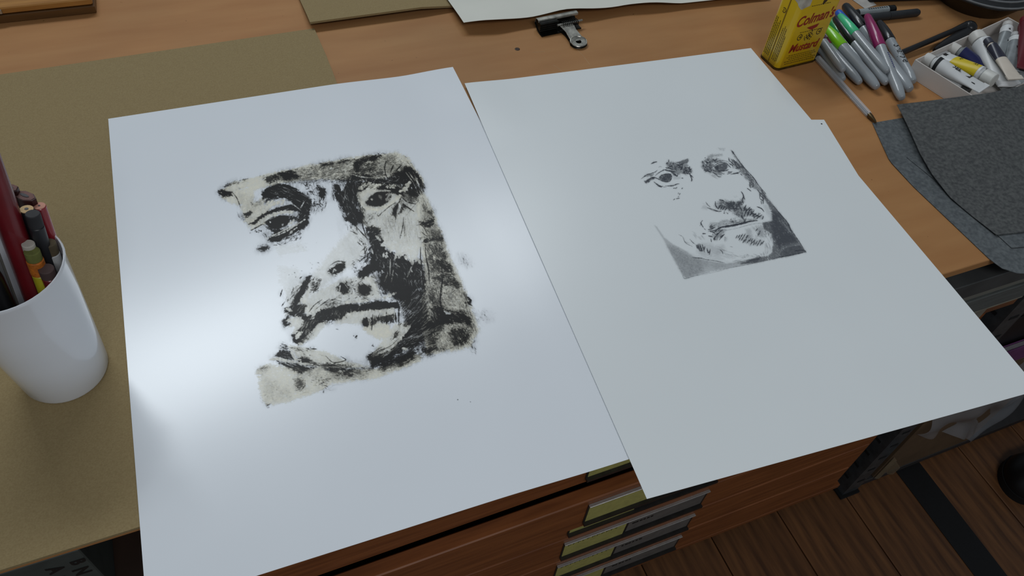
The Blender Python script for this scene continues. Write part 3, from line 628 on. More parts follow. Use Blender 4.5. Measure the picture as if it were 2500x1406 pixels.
    for r in (40, 75, 105):
        import math
        L([(1010 + r * math.cos(a) * .9, 690 + r * math.sin(a)) for a in [q * .52 for q in range(13)]], 1.8, .3, .5, .1)
    F([(780,790),(900,770),(1000,830),(1120,830),(1200,900),(1200,980),(1080,950),(960,960),(860,960),(800,900)], 1., 5, .33, 25)
    H([(1180,800),(1420,810),(1450,900),(1300,960),(1200,1000)], 36, 60, 9, 1., .38, spread=35)
    F([(1200,820),(1400,830),(1440,900),(1260,980)], .25, 14, .5, 30)
    F([(980,1000),(1100,980),(1190,1040),(1180,1150),(1060,1190),(990,1130)], .8, 6, .42, 60, grain=1.5)
    F([(1200,1000),(1280,1000),(1270,1160),(1190,1200)], .3, 8, .55, 60); H([(1160,1130),(1260,1180),(1250,1250),(1180,1230)], 20, 50, 8, 1.4, .6)
    F([(790,1080),(860,1060),(880,1140),(800,1180)], .55, 6, .5, 0)
    for r in (45, 70, 95): L([(1060 + r * math.cos(a), 1065 + r * .9 * math.sin(a)) for a in [q * .5 - 2.2 for q in range(9)]], 1.6, .45, .35, .1)
    L([(735,150),(745,280),(770,400),(780,560)], 2.8, .95, .1); L([(690,150),(690,300),(700,420),(735,640)], 2.6, .95, .1)
    L([(920,455),(905,560),(890,700),(915,830),(960,880)], 3.4, .95, .1, .5); L([(905,650),(880,720),(900,790)], 2.4, .9, .1)
    L([(930,825),(960,845),(990,848)], 5, .9, .1, .4, 'W', .6, .1)
    # --- dark cheek mass
    F([(150,30),(300,90),(330,200),(420,240),(540,250),(560,310),(660,300),(700,320),(730,480),(740,620),(700,590),(580,600),(540,560),(440,500),(300,420),(200,420),(80,470),(70,440),(180,350),(190,230),(200,150)], 1.05, 4, .17, 60, grain=1.8)
    F([(60,450),(180,380),(240,410),(120,490)], .9, 3, .25, -38)
    F([(260,420),(420,420),(560,560),(620,640),(520,700),(460,720),(380,650),(280,560)], .8, 5, .32, 70)
    F([(540,560),(640,580),(740,620),(770,780),(760,960),(860,960),(900,980),(860,1010),(700,1100),(560,1100),(520,960),(640,820),(480,720),(480,660)], .8, 6, .36, -50, grain=1.1, stretch=16)
    F([(620,840),(760,780),(770,920),(880,950),(700,1020),(590,990)], .95, 4, .25, -45, grain=1.1, stretch=16)
    F([(600,990),(860,990),(760,1090),(620,1180),(480,1250),(300,1330),(200,1380),(200,1290),(380,1210),(480,1100)], 1., 4, .22, -32, grain=1.2, stretch=16)
    F([(200,1380),(420,1280),(620,1180),(720,1180),(640,1290),(500,1340),(300,1406)], .7, 6, .45, -25)
    F([(420,1310),(620,1260),(640,1330),(470,1400)], .8, 5, .4, -20); F([(680,1200),(840,1160),(880,1200),(760,1270)], .8, 5, .42, -20)
    F([(140,1290),(240,1220),(330,1180),(340,1210),(240,1290),(180,1320)], .75, 4, .4, -35)
    F([(800,900),(880,830),(900,940),(850,980)], .6, 4, .4, 60)
    H([(480,760),(660,640),(760,700),(700,820),(540,920)], 40, -52, 22, 1.2, .45, 'W', 8)
    H([(560,1040),(760,960),(820,1000),(560,1200)], 26, -34, 26, 1.1, .5, 'W', 6)
    H([(760,800),(860,860),(860,960),(800,940)], 16, 70, 20, 1., .5, 'W', 8)
    H([(620,400),(710,440),(700,540),(600,520)], 22, -55, 14, 1., .55, 'W', 8)
    H([(250,260),(640,330),(600,560),(320,520)], 34, 75, 14, 1.2, .35, 'W', 30)
    for p in ([(355,450),(325,530)], [(415,410),(395,530)], [(385,300),(380,470)], [(600,375),(555,480)], [(430,345),(480,380)], [(590,400),(605,430)]): L(p, 2.6, .9, .05, .5, 'W', .6, .5)
    # ragged lower fringe of the pale cheek
    rng = np.random.RandomState(5)
    for i in range(46):
        x = 320 + rng.rand() * 350; y = 150 + (x - 320) * .28 + rng.randn() * 34
        L([(x, y), (x - 12 + rng.randn() * 14, y + 22 + rng.rand() * 34)], 3 + rng.rand() * 4, .95, .05, .4, 'W', .9, .5)
    for p in ([(480,220),(430,280)], [(520,230),(470,285)], [(600,180),(545,300)], [(650,200),(600,310)], [(715,90),(660,200)], [(240,70),(285,110)]): L(p, 6, .95, .05, .4, 'W', .9, .5)
    H([(100,180),(200,140),(190,330),(90,320)], 26, -60, 14, 1.8, .85, spread=20)
    L([(195,200),(210,245)], 4, .9, .1, .4, 'W')
    # nose wing and philtrum
    c.t(*C)
    F([(980,330),(1010,290),(1100,240),(1210,210),(1215,290),(1150,340),(1080,380),(1000,370)], 1., 3, .22, -30, grain=1.2)
    L([(1000,260),(1100,205),(1215,215)], 2, .8, .2); L([(1010,390),(1090,400)], 1.6, .6, .2)
    L([(1040,360),(1060,310),(1090,330)], 3.4, .7, .2, .5, 'W')
    F([(1090,550),(1150,480),(1230,475),(1265,540),(1250,620),(1180,640),(1110,590)], .95, 3, .25, 60, grain=1.2)
    L([(1140,520),(1130,590)], 2.4, .8, .1, .5, 'W'); L([(1205,510),(1240,560)], 1.8, .6, .1, .5, 'W')
    F([(1380,520),(1440,480),(1514,520),(1514,650),(1440,650),(1380,590)], .95, 4, .28, 40)
    F([(1370,390),(1440,290),(1514,250),(1514,430),(1420,440)], .95, 4, .25, -50)
    H([(1300,200),(1514,50),(1514,280),(1280,380)], 44, -40, 9, 1.5, .65, spread=40)
    H([(1260,440),(1400,440),(1420,640),(1260,640)], 34, -30, 10, 1.4, .65, spread=50)
    H([(1120,640),(1500,640),(1500,740),(1100,760)], 36, -15, 10, 1.3, .6, spread=30)
    # fold beside the mouth, upper lip, mouth line
    F([(690,410),(760,400),(740,460),(700,560),(660,640),(600,740),(540,780),(500,770),(570,640),(620,530)], 1.05, 3, .12, -62, grain=1.5)
    H([(780,420),(880,440),(860,540),(820,620),(740,640),(740,560)], 48, -45, 9, 1.8, .8, spread=35)
    H([(400,700),(470,640),(620,420),(640,440),(560,620),(440,760)], 22, -60, 12, 1.4, .65, spread=15)
    L([(375,575),(345,670)], 2.4, .9, .1); L([(600,430),(635,405)], 2.4, .8, .1); L([(365,795),(410,735)], 2, .85, .1)
    F([(400,820),(480,800),(560,770),(690,780),(680,850),(640,930),(560,950),(470,910),(400,880)], .95, 4, .28, -20)
    F([(370,990),(440,920),(480,940),(500,1030),(420,1090),(380,1060)], .85, 4, .32, -35)
    F([(560,960),(660,920),(780,880),(860,830),(980,830),(1090,800),(1220,770),(1340,770),(1420,800),(1514,790),(1514,850),(1300,880),(1200,960),(1000,980),(900,1000),(820,1060),(740,1150),(640,1240),(580,1300),(520,1260),(500,1180),(580,1100),(640,1030)], 1.05, 3, .14, -35, grain=1.2)
    F([(640,1200),(780,1160),(700,1280),(600,1310)], .7, 4, .4, -30)
    H([(640,1030),(820,960),(760,1130),(620,1200)], 30, -62, 12, 1., .5, 'W', 8)
    H([(980,880),(1260,820),(1220,950),(960,970)], 34, 80, 8, .9, .35, 'W', 8)
    for p, w in (([(705,920),(760,840),(830,800)], 9), ([(780,900),(840,840),(920,795)], 10), ([(740,970),(800,930)], 5), ([(600,760),(640,700),(700,640),(740,560)], 8), ([(650,750),(690,690),(720,640)], 8), ([(430,990),(560,960),(650,990)], 9), ([(480,1060),(560,1000),(640,1020)], 9), ([(540,1110),(600,1060),(640,1050)], 7), ([(560,1220),(590,1170),(630,1140)], 8), ([(800,1120),(840,1070),(885,1025)], 8), ([(840,1120),(860,1080)], 6), ([(430,830),(500,860)], 6), ([(410,910),(470,900)], 5), ([(520,1150),(570,1130)], 6), ([(690,850),(760,780)], 12)):
        L(p, w, .97, .05, .45, 'W', .9, .55)
    L([(720,880),(800,780),(900,710)], 2.2, .9, .1); L([(800,850),(900,770),(1000,700)], 2., .8, .2); L([(680,980),(860,915),(1000,890)], 2.4, .9, .1)
    H([(850,760),(1080,690),(1090,800),(960,840)], 40, -28, 11, 1.5, .7, spread=30)
    H([(880,1000),(1060,990),(1040,1030),(900,1030)], 18, 20, 6, 1.6, .6, spread=60)
    for p in ([(1170,980),(1230,910),(1320,880),(1400,895)], [(1230,940),(1300,880)], [(1380,800),(1450,780),(1514,760)], [(1210,750),(1330,735),(1514,725)], [(1420,880),(1514,870)]): L(p, 6, .97, .05, .45, 'W', .9, .6)
    F([(1420,1030),(1440,960),(1500,960),(1514,1070),(1450,1060)], .9, 4, .35, 60)
    c.specks([(1300,1170),(1370,1190),(1350,1230)], 3, 2.6, .8); c.specks([(300,300),(880,180),(880,360),(520,460)], 14, 1.6, .7)
    F([(30,50),(120,10),(220,20),(220,60),(100,80)], .4, 6, .35, -12)
    # mouth corner on the right
    c.t(*D)
    F([(0,790),(120,750),(280,720),(460,740),(480,790),(300,820),(140,810),(0,830)], 1., 3, .15, -6)
    F([(40,640),(100,580),(200,600),(190,650),(100,670)], .7, 4, .4, 30); F([(70,560),(180,560),(210,620),(100,640)], .9, 4, .28, 30)
    F([(100,920),(140,890),(300,860),(430,840),(470,930),(380,960),(260,950),(190,990),(110,980)], .8, 4, .42, 80)
    for p in ([(205,860),(195,1020)], [(345,830),(345,960)], [(470,760),(470,940)], [(265,870),(260,930)], [(435,840),(440,930)]): L(p, 3.2, .95, .1, .6)
    F([(100,900),(160,880),(170,990),(110,970)], .85, 3, .3, 70)
    for p, w in (([(0,870),(120,840),(260,825)], 8), ([(260,830),(420,800)], 7), ([(300,870),(390,850)], 5), ([(140,490),(200,560),(250,600)], 10), ([(180,480),(210,560)], 8), ([(240,580),(210,650),(160,680)], 7), ([(320,690),(440,640)], 7)): L(p, w, .95, .08, .4, 'W', .9, .55)
    H([(0,680),(280,640),(440,660),(440,720),(0,770)], 50, -15, 9, 1.4, .6, spread=35); H([(180,420),(430,600),(440,680),(260,640)], 34, 60, 9, 1.4, .55, spread=35)
    F([(380,1130),(420,1040),(480,1000),(470,1080),(410,1140)], .85, 4, .35, -50)
    for p, w in (([(370,1220),(440,1140),(520,1060),(590,960)], 7), ([(330,1190),(400,1130)], 6), ([(560,970),(540,1040)], 6), ([(510,1200),(550,1210)], 6)): L(p, w, .95, .05, .5, 'W', .9, .6)
    H([(480,930),(600,940),(460,1150),(380,1180)], 26, -52, 12, 1.2, .6, spread=20)
    L([(480,1090),(380,1180),(250,1230)], 1.8, .7, .2)
    F([(60,1150),(0,1180),(120,1120)], .1, 6, .4)
    # --- chin and neck, bottom left
    c.t(*E)
    F([(420,550),(500,460),(560,440),(660,480),(700,560),(720,600),(600,600),(500,580)], 1., 4, .2, 18, grain=1.3)
    F([(490,400),(600,350),(640,400),(660,470),(520,450)], .7, 5, .42, 20)
    F([(470,620),(620,640),(760,660),(860,700),(1040,740),(900,760),(830,810),(700,750),(560,680)], 1., 4, .22, 22, grain=1.3)
    F([(760,580),(860,550),(1000,600),(1140,640),(1300,650),(1600,680),(1560,730),(1400,720),(1200,740),(1050,710),(900,650),(800,640)], .9, 5, .3, 8, grain=1.2, stretch=14)
    F([(840,500),(900,480),(980,570),(900,570)], .7, 4, .38, 20); F([(1180,720),(1400,690),(1560,720),(1700,800),(1560,880),(1400,840),(1260,790)], .7, 6, .45, 8)
    F([(1500,700),(1760,680),(1900,700),(2050,740),(1850,800),(1560,800)], .5, 8, .55, -5)
    F([(680,420),(820,400),(1000,440),(960,480),(780,520),(700,470)], .35, 6, .5, 20); H([(640,390),(1060,420),(900,560),(760,540)], 30, 25, 10, 1.4, .6, spread=30)
    F([(1790,560),(1860,500),(1900,560),(1880,620),(1820,610)], .85, 4, .35, 0); F([(1860,600),(2000,560),(2201,470),(2201,580),(1960,660),(1890,720)], 1., 4, .22, -25)
    F([(1900,700),(2050,640),(2201,600),(2201,700),(2000,780)], .6, 6, .5, -20); L([(1820,560),(1960,450),(2060,400)], 1.8, .6, .2)
    for p, w in (([(345,600),(480,585),(620,620),(760,640),(840,660),(990,670)], 5.5), ([(640,400),(690,500),(740,590),(800,600)], 6), ([(680,440),(780,500),(850,520)], 5), ([(700,860),(800,820),(920,815),(990,850)], 6), ([(880,490),(960,560),(1100,620),(1180,640)], 7), ([(940,470),(1060,540),(1200,600),(1300,640)], 9), ([(820,600),(825,680)], 4), ([(1380,780),(1430,765)], 5), ([(790,355),(850,370)], 5)): L(p, w, .97, .05, .45, 'W', .9, .6)
    F([(960,790),(1060,710),(1120,700),(1200,770),(1270,820),(1250,880),(1100,860),(980,850)], .95, 3, .1, -20, layer='W', cream=.8)
    L([(1190,540),(1310,640),(1490,605),(1420,550)], 2, .9, .05); L([(980,435),(1060,440)], 3, .8, .1)
    F([(160,740),(240,670),(340,690),(350,750),(240,800)], .55, 6, .48, -30, grain=1.4)
    F([(700,890),(800,860),(890,900),(890,1000),(820,1070),(740,1060),(720,980)], .75, 5, .42, -20, grain=1.3); L([(885,910),(880,990),(820,1060)], 2.4, .7, .3)
    F([(640,740),(760,760),(830,820),(700,830)], .35, 6, .5, 20)
    F([(200,880),(360,860),(560,960),(720,1000),(700,1180),(400,1260),(260,1220)], .28, 10, .55, -15, grain=1.5)
    F([(210,1120),(260,1200),(360,1260),(330,1300),(230,1220)], .5, 5, .5, 40); F([(300,1260),(370,1260),(360,1300),(310,1300)], .7, 4, .4)
    H([(980,900),(1250,880),(1200,1000),(960,980)], 30, 10, 9, 1.5, .7, spread=30); H([(800,1060),(1400,960),(1300,1060),(760,1130)], 26, -12, 18, 1., .4, spread=10)
    H([(1400,760),(1850,760),(1800,900),(1500,920)], 30, 0, 14, 1., .4, spread=12)
    c.specks([(1120,980),(1220,990),(1160,1110)], 9, 1.6, .8); c.specks([(1860,380),(1920,360),(1900,440)], 6, 1.8, .8)
    L([(1630,270),(1660,240)], 3, .9, 0); L([(1340,140),(1390,150)], 2.4, .5, .2)
    c.t(*D)
    F([(460,640),(740,620),(770,900),(620,1000),(500,960),(470,800)], .55, 8, .42, -52, grain=1.2, stretch=12)
    F([(180,420),(420,460),(480,660),(300,660),(220,560)], .55, 8, .42, 60, grain=1.4)
    F([(760,560),(900,560),(900,780),(780,780)], .4, 8, .5, 70); F([(760,900),(900,860),(1000,960),(860,1060),(760,1000)], .7, 8, .4, -30)
    F([(560,1100),(860,1000),(900,1080),(760,1200),(560,1260)], .6, 8, .45, -28)
    F([(1100,820),(1250,900),(1260,1050),(1180,1180),(1130,1000)], .35, 10, .5, 60)
    c.t(*Z1)
    F([(262,548),(290,532),(325,535),(330,558),(290,566)], .5, 4, .3, -15)
    F([(255,1150),(300,1130),(330,1150),(320,1185),(270,1190)], .35, 5, .5, -40)
    c.specks([(620,480),(560,500),(540,650),(600,660)], 4, 1.3, .7); c.specks([(1275,1310),(1290,1318),(1280,1322)], 1, 2, .9); c.specks([(1340,1325),(1350,1330),(1342,1335)], 1, 1.6, .6)
    c.t(*Z1)
    F([(330,1100),(520,1110),(720,1150),(860,1150),(820,1210),(600,1230),(470,1200)], .4, 8, .47, 5, grain=1.4); F([(860,1130),(1100,1050),(1300,1040),(1100,1110),(900,1190)], .6, 8, .45, -20)
    F([(880,640),(1110,600),(1130,900),(1040,960),(960,820)], .5, 10, .42, -55, grain=1.3); F([(700,200),(800,180),(790,330),(720,360)], .5, 8, .42, 75)
    F([(660,190),(780,170),(800,260),(680,270)], .45, 8, .48, 60)
    # bristle streaks pulled through the black
    c.t(*A); H([(680,560),(960,480),(1200,620),(1280,780),(1100,700),(880,640)], 46, 22, 16, .9, .5, 'W', 8); H([(560,960),(760,860),(1100,770),(1000,830),(700,920)], 26, -26, 16, .8, .45, 'W', 6); H([(1120,860),(1260,800),(1240,960),(1120,1020)], 16, -50, 12, .9, .5, 'W', 12)
    c.t(*Bt); H([(220,520),(480,490),(520,800),(420,980),(260,700)], 60, 78, 14, 1., .5, 'W', 14); H([(520,380),(900,410),(1060,340),(1100,520),(760,460)], 40, 10, 12, 1., .5, 'W', 40); H([(620,1070),(790,1080),(820,1300),(680,1300)], 30, -40, 10, 1., .5, 'W', 20)
    H([(520,440),(980,490),(1100,560),(900,550),(600,560)], 30, -20, 12, 1.8, .8, 'K', 30); H([(540,860),(760,840),(900,900),(640,1000)], 30, -20, 7, 1.2, .45, 'K', 50)
    c.t(*D); H([(200,160),(680,320),(720,560),(560,580),(300,420)], 110, 68, 12, 1.1, .55, 'W', 22); H([(620,620),(760,640),(760,960),(600,980),(540,900)], 60, -50, 20, 1., .5, 'W', 8); H([(220,1300),(600,1060),(860,990),(560,1220)], 60, -33, 22, 1., .5, 'W', 7)
    H([(780,140),(960,260),(1000,420),(900,560),(1090,620),(1180,780),(1080,940),(800,900),(770,500)], 150, 60, 9, 1.1, .5, 'K', 50); H([(980,980),(1200,980),(1240,1160),(1000,1180)], 60, 60, 8, 1.2, .5, 'K', 40)
    c.t(*C); H([(580,960),(1000,840),(1500,790),(1500,850),(1180,960),(880,1010),(620,1240),(540,1200)], 90, -70, 8, .9, .45, 'W', 12); H([(420,800),(680,780),(640,940),(420,1050)], 34, -30, 10, 1.2, .6, 'W', 25)
    c.t(*E); H([(440,540),(680,500),(720,600),(1040,740),(830,790),(520,640)], 50, 20, 16, .9, .5, 'W', 6); H([(880,600),(1560,690),(1500,740),(1000,700)], 40, 8, 18, .9, .5, 'W', 6); H([(200,800),(700,1000),(690,1160),(300,1240)], 60, -15, 9, 1., .35, 'K', 40)
    c.t(*Z1); H([(300,190),(700,110),(940,75),(1000,120),(760,190),(500,200)], 70, -14, 9, 1.1, .5, 'K', 20)
    c.grain(.6, 1.15, .75, 6)
    return c
def pencil_portrait():
    c = Canvas(1555, 350, 430, 345, 1.6)
    P1 = (1540, 340, .25598); G = (1555, 370, .092470); Hh = (1690, 340, .11378); J = (1590, 470, .15650)
    c.spread = .8; c.edge = .3
    F, L, H = c.fill, c.line, c.hatch
    c.t(*J)      # tone: plate edge and background
    F([(50,510),(90,540),(200,700),(330,800),(560,920),(660,1000),(900,1070),(1180,1110),(1400,1060),(1700,1010),(1650,1100),(1250,1170),(900,1230),(640,1300),(540,1340),(490,1290),(330,1000),(190,730)], .28, 3, .0, 20, grain=1.1, ragged=.3)
    F([(250,830),(420,880),(600,1000),(760,1080),(800,1220),(640,1300),(540,1335),(430,1160)], .22, 8, .12, 30, ragged=.4)
    F([(620,960),(900,1040),(1200,1090),(1300,1130),(1000,1190),(760,1130)], .12, 8, .3, 12, ragged=.4)
    F([(1700,0),(1760,20),(1900,190),(2000,320),(2170,560),(2330,810),(2410,930),(2200,980),(1900,1040),(1640,1090),(1400,1110),(1640,1010),(1820,990),(1890,930),(1900,760),(1880,640),(1760,560),(1740,470),(1900,440),(1880,330),(1820,180),(1740,90)], .62, 3, .14, 50, grain=1.2, ragged=.3)
    F([(1900,300),(2000,330),(2170,580),(2260,760),(2100,800),(2000,880),(1900,700),(1890,480)], .5, 8, .15, 50, ragged=.4)
    F([(1990,380),(2170,600),(2200,640),(2000,440)], .35, 5, .3, 55, layer='W', ragged=.4, cream=0)
    for o in range(6): L([(1990 + o * 12, 1000 - o * 22), (2200, 950 - o * 20), (2390 - o * 12, 905 - o * 14)], 1.6, .6, .2, .4)
    L([(2000,1010),(2250,960),(2400,925)], 2.4, .85, .1); L([(2240,910),(2380,900),(2415,930)], 2., .85, .1)
    L([(1900,200),(2000,320),(2120,470),(2180,590),(2200,650)], 1.8, .8, .2, .5); L([(2000,320),(2140,480),(2175,600)], 1.3, .7, .2)
    L([(2170,560),(2330,800),(2400,920)], 1.6, .7, .2); L([(560,1330),(900,1240),(1250,1170),(1650,1090),(2000,1010)], 1.2, .45, .3, .3)
    L([(620,1310),(900,1260),(1200,1190)], 1., .35, .3, .3); L([(490,1290),(520,1340),(620,1320)], 1.2, .5, .2)
    H([(1740,480),(1900,440),(1900,700),(1780,690)], 44, 30, 8, 1., .45, spread=60); H([(1800,700),(1880,680),(1860,960),(1740,1000)], 30, 80, 12, 1., .35, spread=12)
    H([(1420,970),(1740,960),(1700,1010),(1430,1010)], 22, 20, 9, 1., .4, spread=40); H([(1300,1040),(1700,1020),(1650,1080),(1300,1120)], 26, -12, 16, 1., .35, spread=12)
    # jaw
    F([(800,790),(900,800),(1000,840),(1120,830),(1160,900),(1000,960),(900,1000),(760,980),(720,920)], .2, 8, .2, 10, ragged=.5); F([(1040,930),(1300,1010),(1100,1060),(900,1030)], .14, 8, .25, 10)
    H([(1060,860),(1300,960),(1500,1000),(1400,1010),(1100,960)], 20, 20, 18, .8, .28, spread=10)
    L([(430,655),(490,690),(520,760),(560,800),(640,840)], 1.3, .55, .2, .5); L([(600,725),(650,780),(700,815)], 1.2, .7, .1); L([(520,770),(600,790)], 1., .4, .2)
    H([(640,580),(820,680),(820,760),(680,720)], 16, 45, 12, .7, .3, spread=12)
    F([(700,820),(760,810),(810,900),(770,920),(720,880)], .5, 2, .3, 60)
    for p in ([(705,815),(720,870)], [(725,815),(750,890)], [(765,820),(790,910)], [(795,810),(830,930)], [(760,900),(800,910)], [(870,870),(885,940)], [(920,880),(905,970)], [(835,840),(825,900)], [(885,940),(910,920)]): L(p, 2., .92, .05, .5)
    L([(640,1010),(780,1025),(860,1045),(1000,1065),(1140,1095)], 1.2, .75, .2, .4); L([(690,1020),(800,1020)], 1.6, .7, .2); L([(1075,895),(1105,920),(1120,960)], 1.3, .8, .1); L([(1230,840),(1270,850)], 1.2, .5, .1)
    # mouth
    L([(920,600),(1000,590),(1080,545),(1200,520),(1330,500),(1480,460),(1600,440),(1650,435)], 3.4, .95, .1, .6); L([(1060,550),(1200,530),(1400,490),(1500,470)], 3.4, .8, .2, .6)
    F([(920,470),(1080,440),(1300,430),(1640,400),(1660,440),(1400,490),(1100,530),(960,560),(900,600)], .3, 5, .35, -12, ragged=.8)
    F([(1000,600),(1080,540),(1160,580),(1080,690),(1000,740),(970,680)], .45, 5, .3, -50)
    for p in ([(890,580),(950,560),(1000,540)], [(920,610),(970,620),(1000,650)], [(1000,700),(1060,620),(1120,580)], [(970,720),(1000,730)], [(1060,740),(1100,690),(1140,650)], [(1080,690),(1130,660)], [(980,620),(1020,600)], [(1010,660),(1050,630)], [(890,675),(960,690)], [(930,720),(940,770)], [(990,700),(985,750)], [(800,640),(850,640)], [(920,550),(960,520)]): L(p, 2.2, .9, .1, .6)
    H([(900,500),(1060,500),(1080,720),(940,760)], 30, -55, 9, 1.1, .6, spread=20); H([(1140,680),(1200,700),(1180,770),(1130,770)], 10, 80, 8, .9, .4)
    H([(1240,440),(1560,390),(1640,440),(1300,500)], 60, -40, 6, 1.1, .5, spread=40)
    H([(1080,450),(1330,380),(1330,470),(1060,520)], 50, -40, 4, .9, .35, spread=60)
    L([(800,435),(775,470),(790,510),(815,545)], 2., .9, .1, .5); L([(780,480),(760,520)], 1.4, .6, .1); L([(820,555),(850,585)], 1.4, .6, .2)
    L([(1160,590),(1320,560),(1500,510),(1660,480),(1740,480)], 1.1, .5, .3, .4)
    # chin and lower lip
    for i, (x, y) in enumerate([(1330,690),(1370,680),(1410,670),(1450,670),(1490,690),(1470,740),(1510,760),(1540,740),(1560,790),(1600,760),(1600,800),(1640,780),(1660,810),(1690,760),(1710,800),(1740,780),(1420,720),(1380,720),(1440,760),(1570,740)]): L([(x - 14, y + 26), (x + 4, y - 4), (x + 18, y - 26)], 1.9, .85, .1, .6)
    F([(1320,690),(1480,660),(1620,720),(1760,760),(1740,810),(1560,820),(1440,780)], .3, 5, .3, -50); F([(1480,590),(1560,570),(1560,690),(1500,690)], .28, 8, .2, 60); F([(1590,540),(1760,520),(1760,700),(1660,700),(1640,600)], .35, 8, .25, 60)
    for p in ([(1660,560),(1630,600)], [(1700,590),(1680,660)], [(1670,620),(1665,680)]): L(p, 1.8, .85, .1)
    # nose
    F([(980,180),(1080,120),(1200,130),(1360,150),(1440,60),(1460,120),(1420,200),(1560,250),(1600,310),(1740,370),(1740,410),(1600,390),(1520,340),(1440,420),(1340,380),(1280,320),(1200,260),(1100,270),(1020,250)], .42, 5, .25, 35, ragged=1.)
    F([(1080,130),(1180,150),(1360,140),(1440,120),(1400,200),(1300,240),(1160,260),(1060,230)], .45, 4, .33, 20)
    L([(850,145),(880,190),(920,225)], 1.5, .75, .1); L([(870,235),(950,260),(1040,290),(1100,290)], 2., .85, .15); L([(900,255),(980,285),(1060,300)], 1.2, .6, .2); L([(1000,140),(1005,200),(1040,250)], 2., .9, .1)
    for p in ([(1080,190),(1040,260)], [(1110,210),(1080,265)], [(1150,210),(1110,270)], [(1190,230),(1150,275)], [(1060,110),(1140,130)], [(1420,0),(1440,60),(1460,110)], [(1440,60),(1420,120),(1440,170)], [(1480,190),(1440,290)], [(1540,230),(1480,290)], [(1560,250),(1500,320)], [(1490,260),(1440,390)], [(1400,340),(1440,420)], [(1520,300),(1500,370)], [(1600,290),(1540,350)], [(1640,320),(1580,370)], [(1680,340),(1600,390)], [(1720,350),(1640,410)], [(1750,370),(1730,420)], [(1570,320),(1700,380)], [(1650,220),(1720,250),(1760,300)]): L(p, 2.1, .92, .1, .6)
    H([(1160,150),(1400,140),(1380,260),(1200,280)], 70, 10, 7, 1.2, .75, spread=70); H([(1260,250),(1420,230),(1440,400),(1300,330)], 50, 70, 8, 1., .6, spread=30); H([(1440,210),(1600,270),(1740,370),(1640,390),(1480,360)], 44, -60, 8, 1.2, .75, spread=25)
    c.specks([(1120,290),(1240,300),(1220,340),(1130,330)], 9, 1.6, .8); F([(800,200),(880,200),(870,260),(800,250)], .18, 6, .2)
    # stubble dots, left cheek
    c.t(*G)
    for p in ([(960,975),(995,960)], [(1010,975),(1060,945)], [(1185,980),(1205,960)], [(1120,1140),(1140,1100)], [(1090,1110),(1100,1090)], [(1085,1200),(1105,1185)], [(965,1275),(1000,1250)], [(1040,1245),(1120,1230)]): L(p, 1.8, .8, 0, .4)
    # left eye
    F([(560,680),(650,620),(760,590),(880,590),(920,660),(880,740),(820,800),(700,780),(610,730)], .72, 2, .12, 20, grain=.9, ragged=.3); H([(600,650),(880,600),(880,740),(700,770)], 50, 30, 5, .9, .5, spread=50)
    L([(480,690),(560,720),(680,780),(820,800),(880,760),(920,670),(880,590),(760,590),(640,620)], 1.7, .85, .1, .2)
    L([(480,640),(560,570),(660,510),(740,480),(860,510),(960,540),(1040,540)], 1.8, .8, .1, .5); L([(720,480),(860,510),(1000,520)], 2.6, .7, .2)
    L([(110,720),(180,670),(260,610),(380,575),(480,540),(540,490)], 2., .75, .2, .6); F([(180,670),(300,590),(460,570),(400,640),(280,660)], .5, 2.5, .3, -25)
    F([(210,800),(290,740),(400,670),(480,670),(460,720),(360,760),(270,840)], .75, 2.5, .25, -30); L([(270,770),(380,700),(460,680)], 3., .85, .1); L([(460,680),(540,710),(600,740)], 2.4, .8, .1)
    L([(450,800),(540,870),(640,920),(680,915)], 2.6, .8, .2, .6); L([(740,905),(840,905),(960,895),(1060,855),(1120,848)], 2.2, .8, .1, .7); L([(700,930),(780,935)], 2., .7, .2); L([(540,900),(650,945)], 2, .7, .2)
    L([(370,325),(440,290),(530,265)], 3., .8, .1, .7)
    F([(1080,280),(1200,230),(1350,185),(1370,240),(1330,310),(1200,320),(1120,320)], .62, 2, .1, -25, grain=1., ragged=.3)
    F([(760,400),(880,380),(780,300),(900,270),(1080,290),(1200,330),(1320,310),(1380,420),(1450,480),(1460,560),(1320,620),(1140,560),(1060,660),(960,620),(900,540),(780,480)], .5, 3, .3, 15, ragged=.8)
    H([(760,300),(1080,280),(1200,400),(1050,500),(800,430)], 60, 20, 7, 1.1, .75, spread=40); H([(1100,400),(1380,420),(1450,560),(1250,600)], 60, 60, 6, 1.2, .8, spread=60)
    for p in ([(840,210),(840,300)], [(780,340),(800,280)], [(1080,370),(1160,340),(1220,330)], [(1200,350),(1190,430),(1150,480)], [(1100,370),(1140,400)], [(1380,560),(1420,650),(1460,760)], [(1400,600),(1480,680)], [(1450,700),(1440,790)], [(1390,390),(1390,480)], [(1380,480),(1450,460)], [(760,420),(880,450),(1000,470)], [(900,540),(1000,590),(1050,650)], [(960,600),(1060,640),(1080,600)], [(1180,700),(1220,700)]): L(p, 2.2, .88, .1, .6)
    L([(570,420),(610,390),(655,410)], 1.2, .45, .1); F([(960,640),(1160,640),(1160,700),(980,730)], .2, 4, .3)
    # right eye
    c.t(*Hh)
    F([(200,500),(280,450),(340,400),(440,420),(430,520),(480,560),(400,600),(520,680),(680,740),(560,760),(400,710),(280,690),(200,600)], .5, 4, .25, 40, ragged=.8); F([(330,370),(420,330),(520,330),(640,330),(500,370),(400,400)], .4, 4, .25, -8, ragged=.6)
    H([(200,490),(340,410),(420,480),(420,680),(260,680)], 70, 60, 5, 1.2, .75, spread=60); H([(420,430),(600,410),(640,470),(460,510)], 34, -15, 8, 1., .6, spread=25)
    F([(470,590),(560,530),(680,510),(760,540),(740,640),(660,680),(560,660),(490,640)], .7, 2, .15, 10, ragged=.3); F([(490,600),(560,570),(580,640),(510,640)], .6, 2, .1)
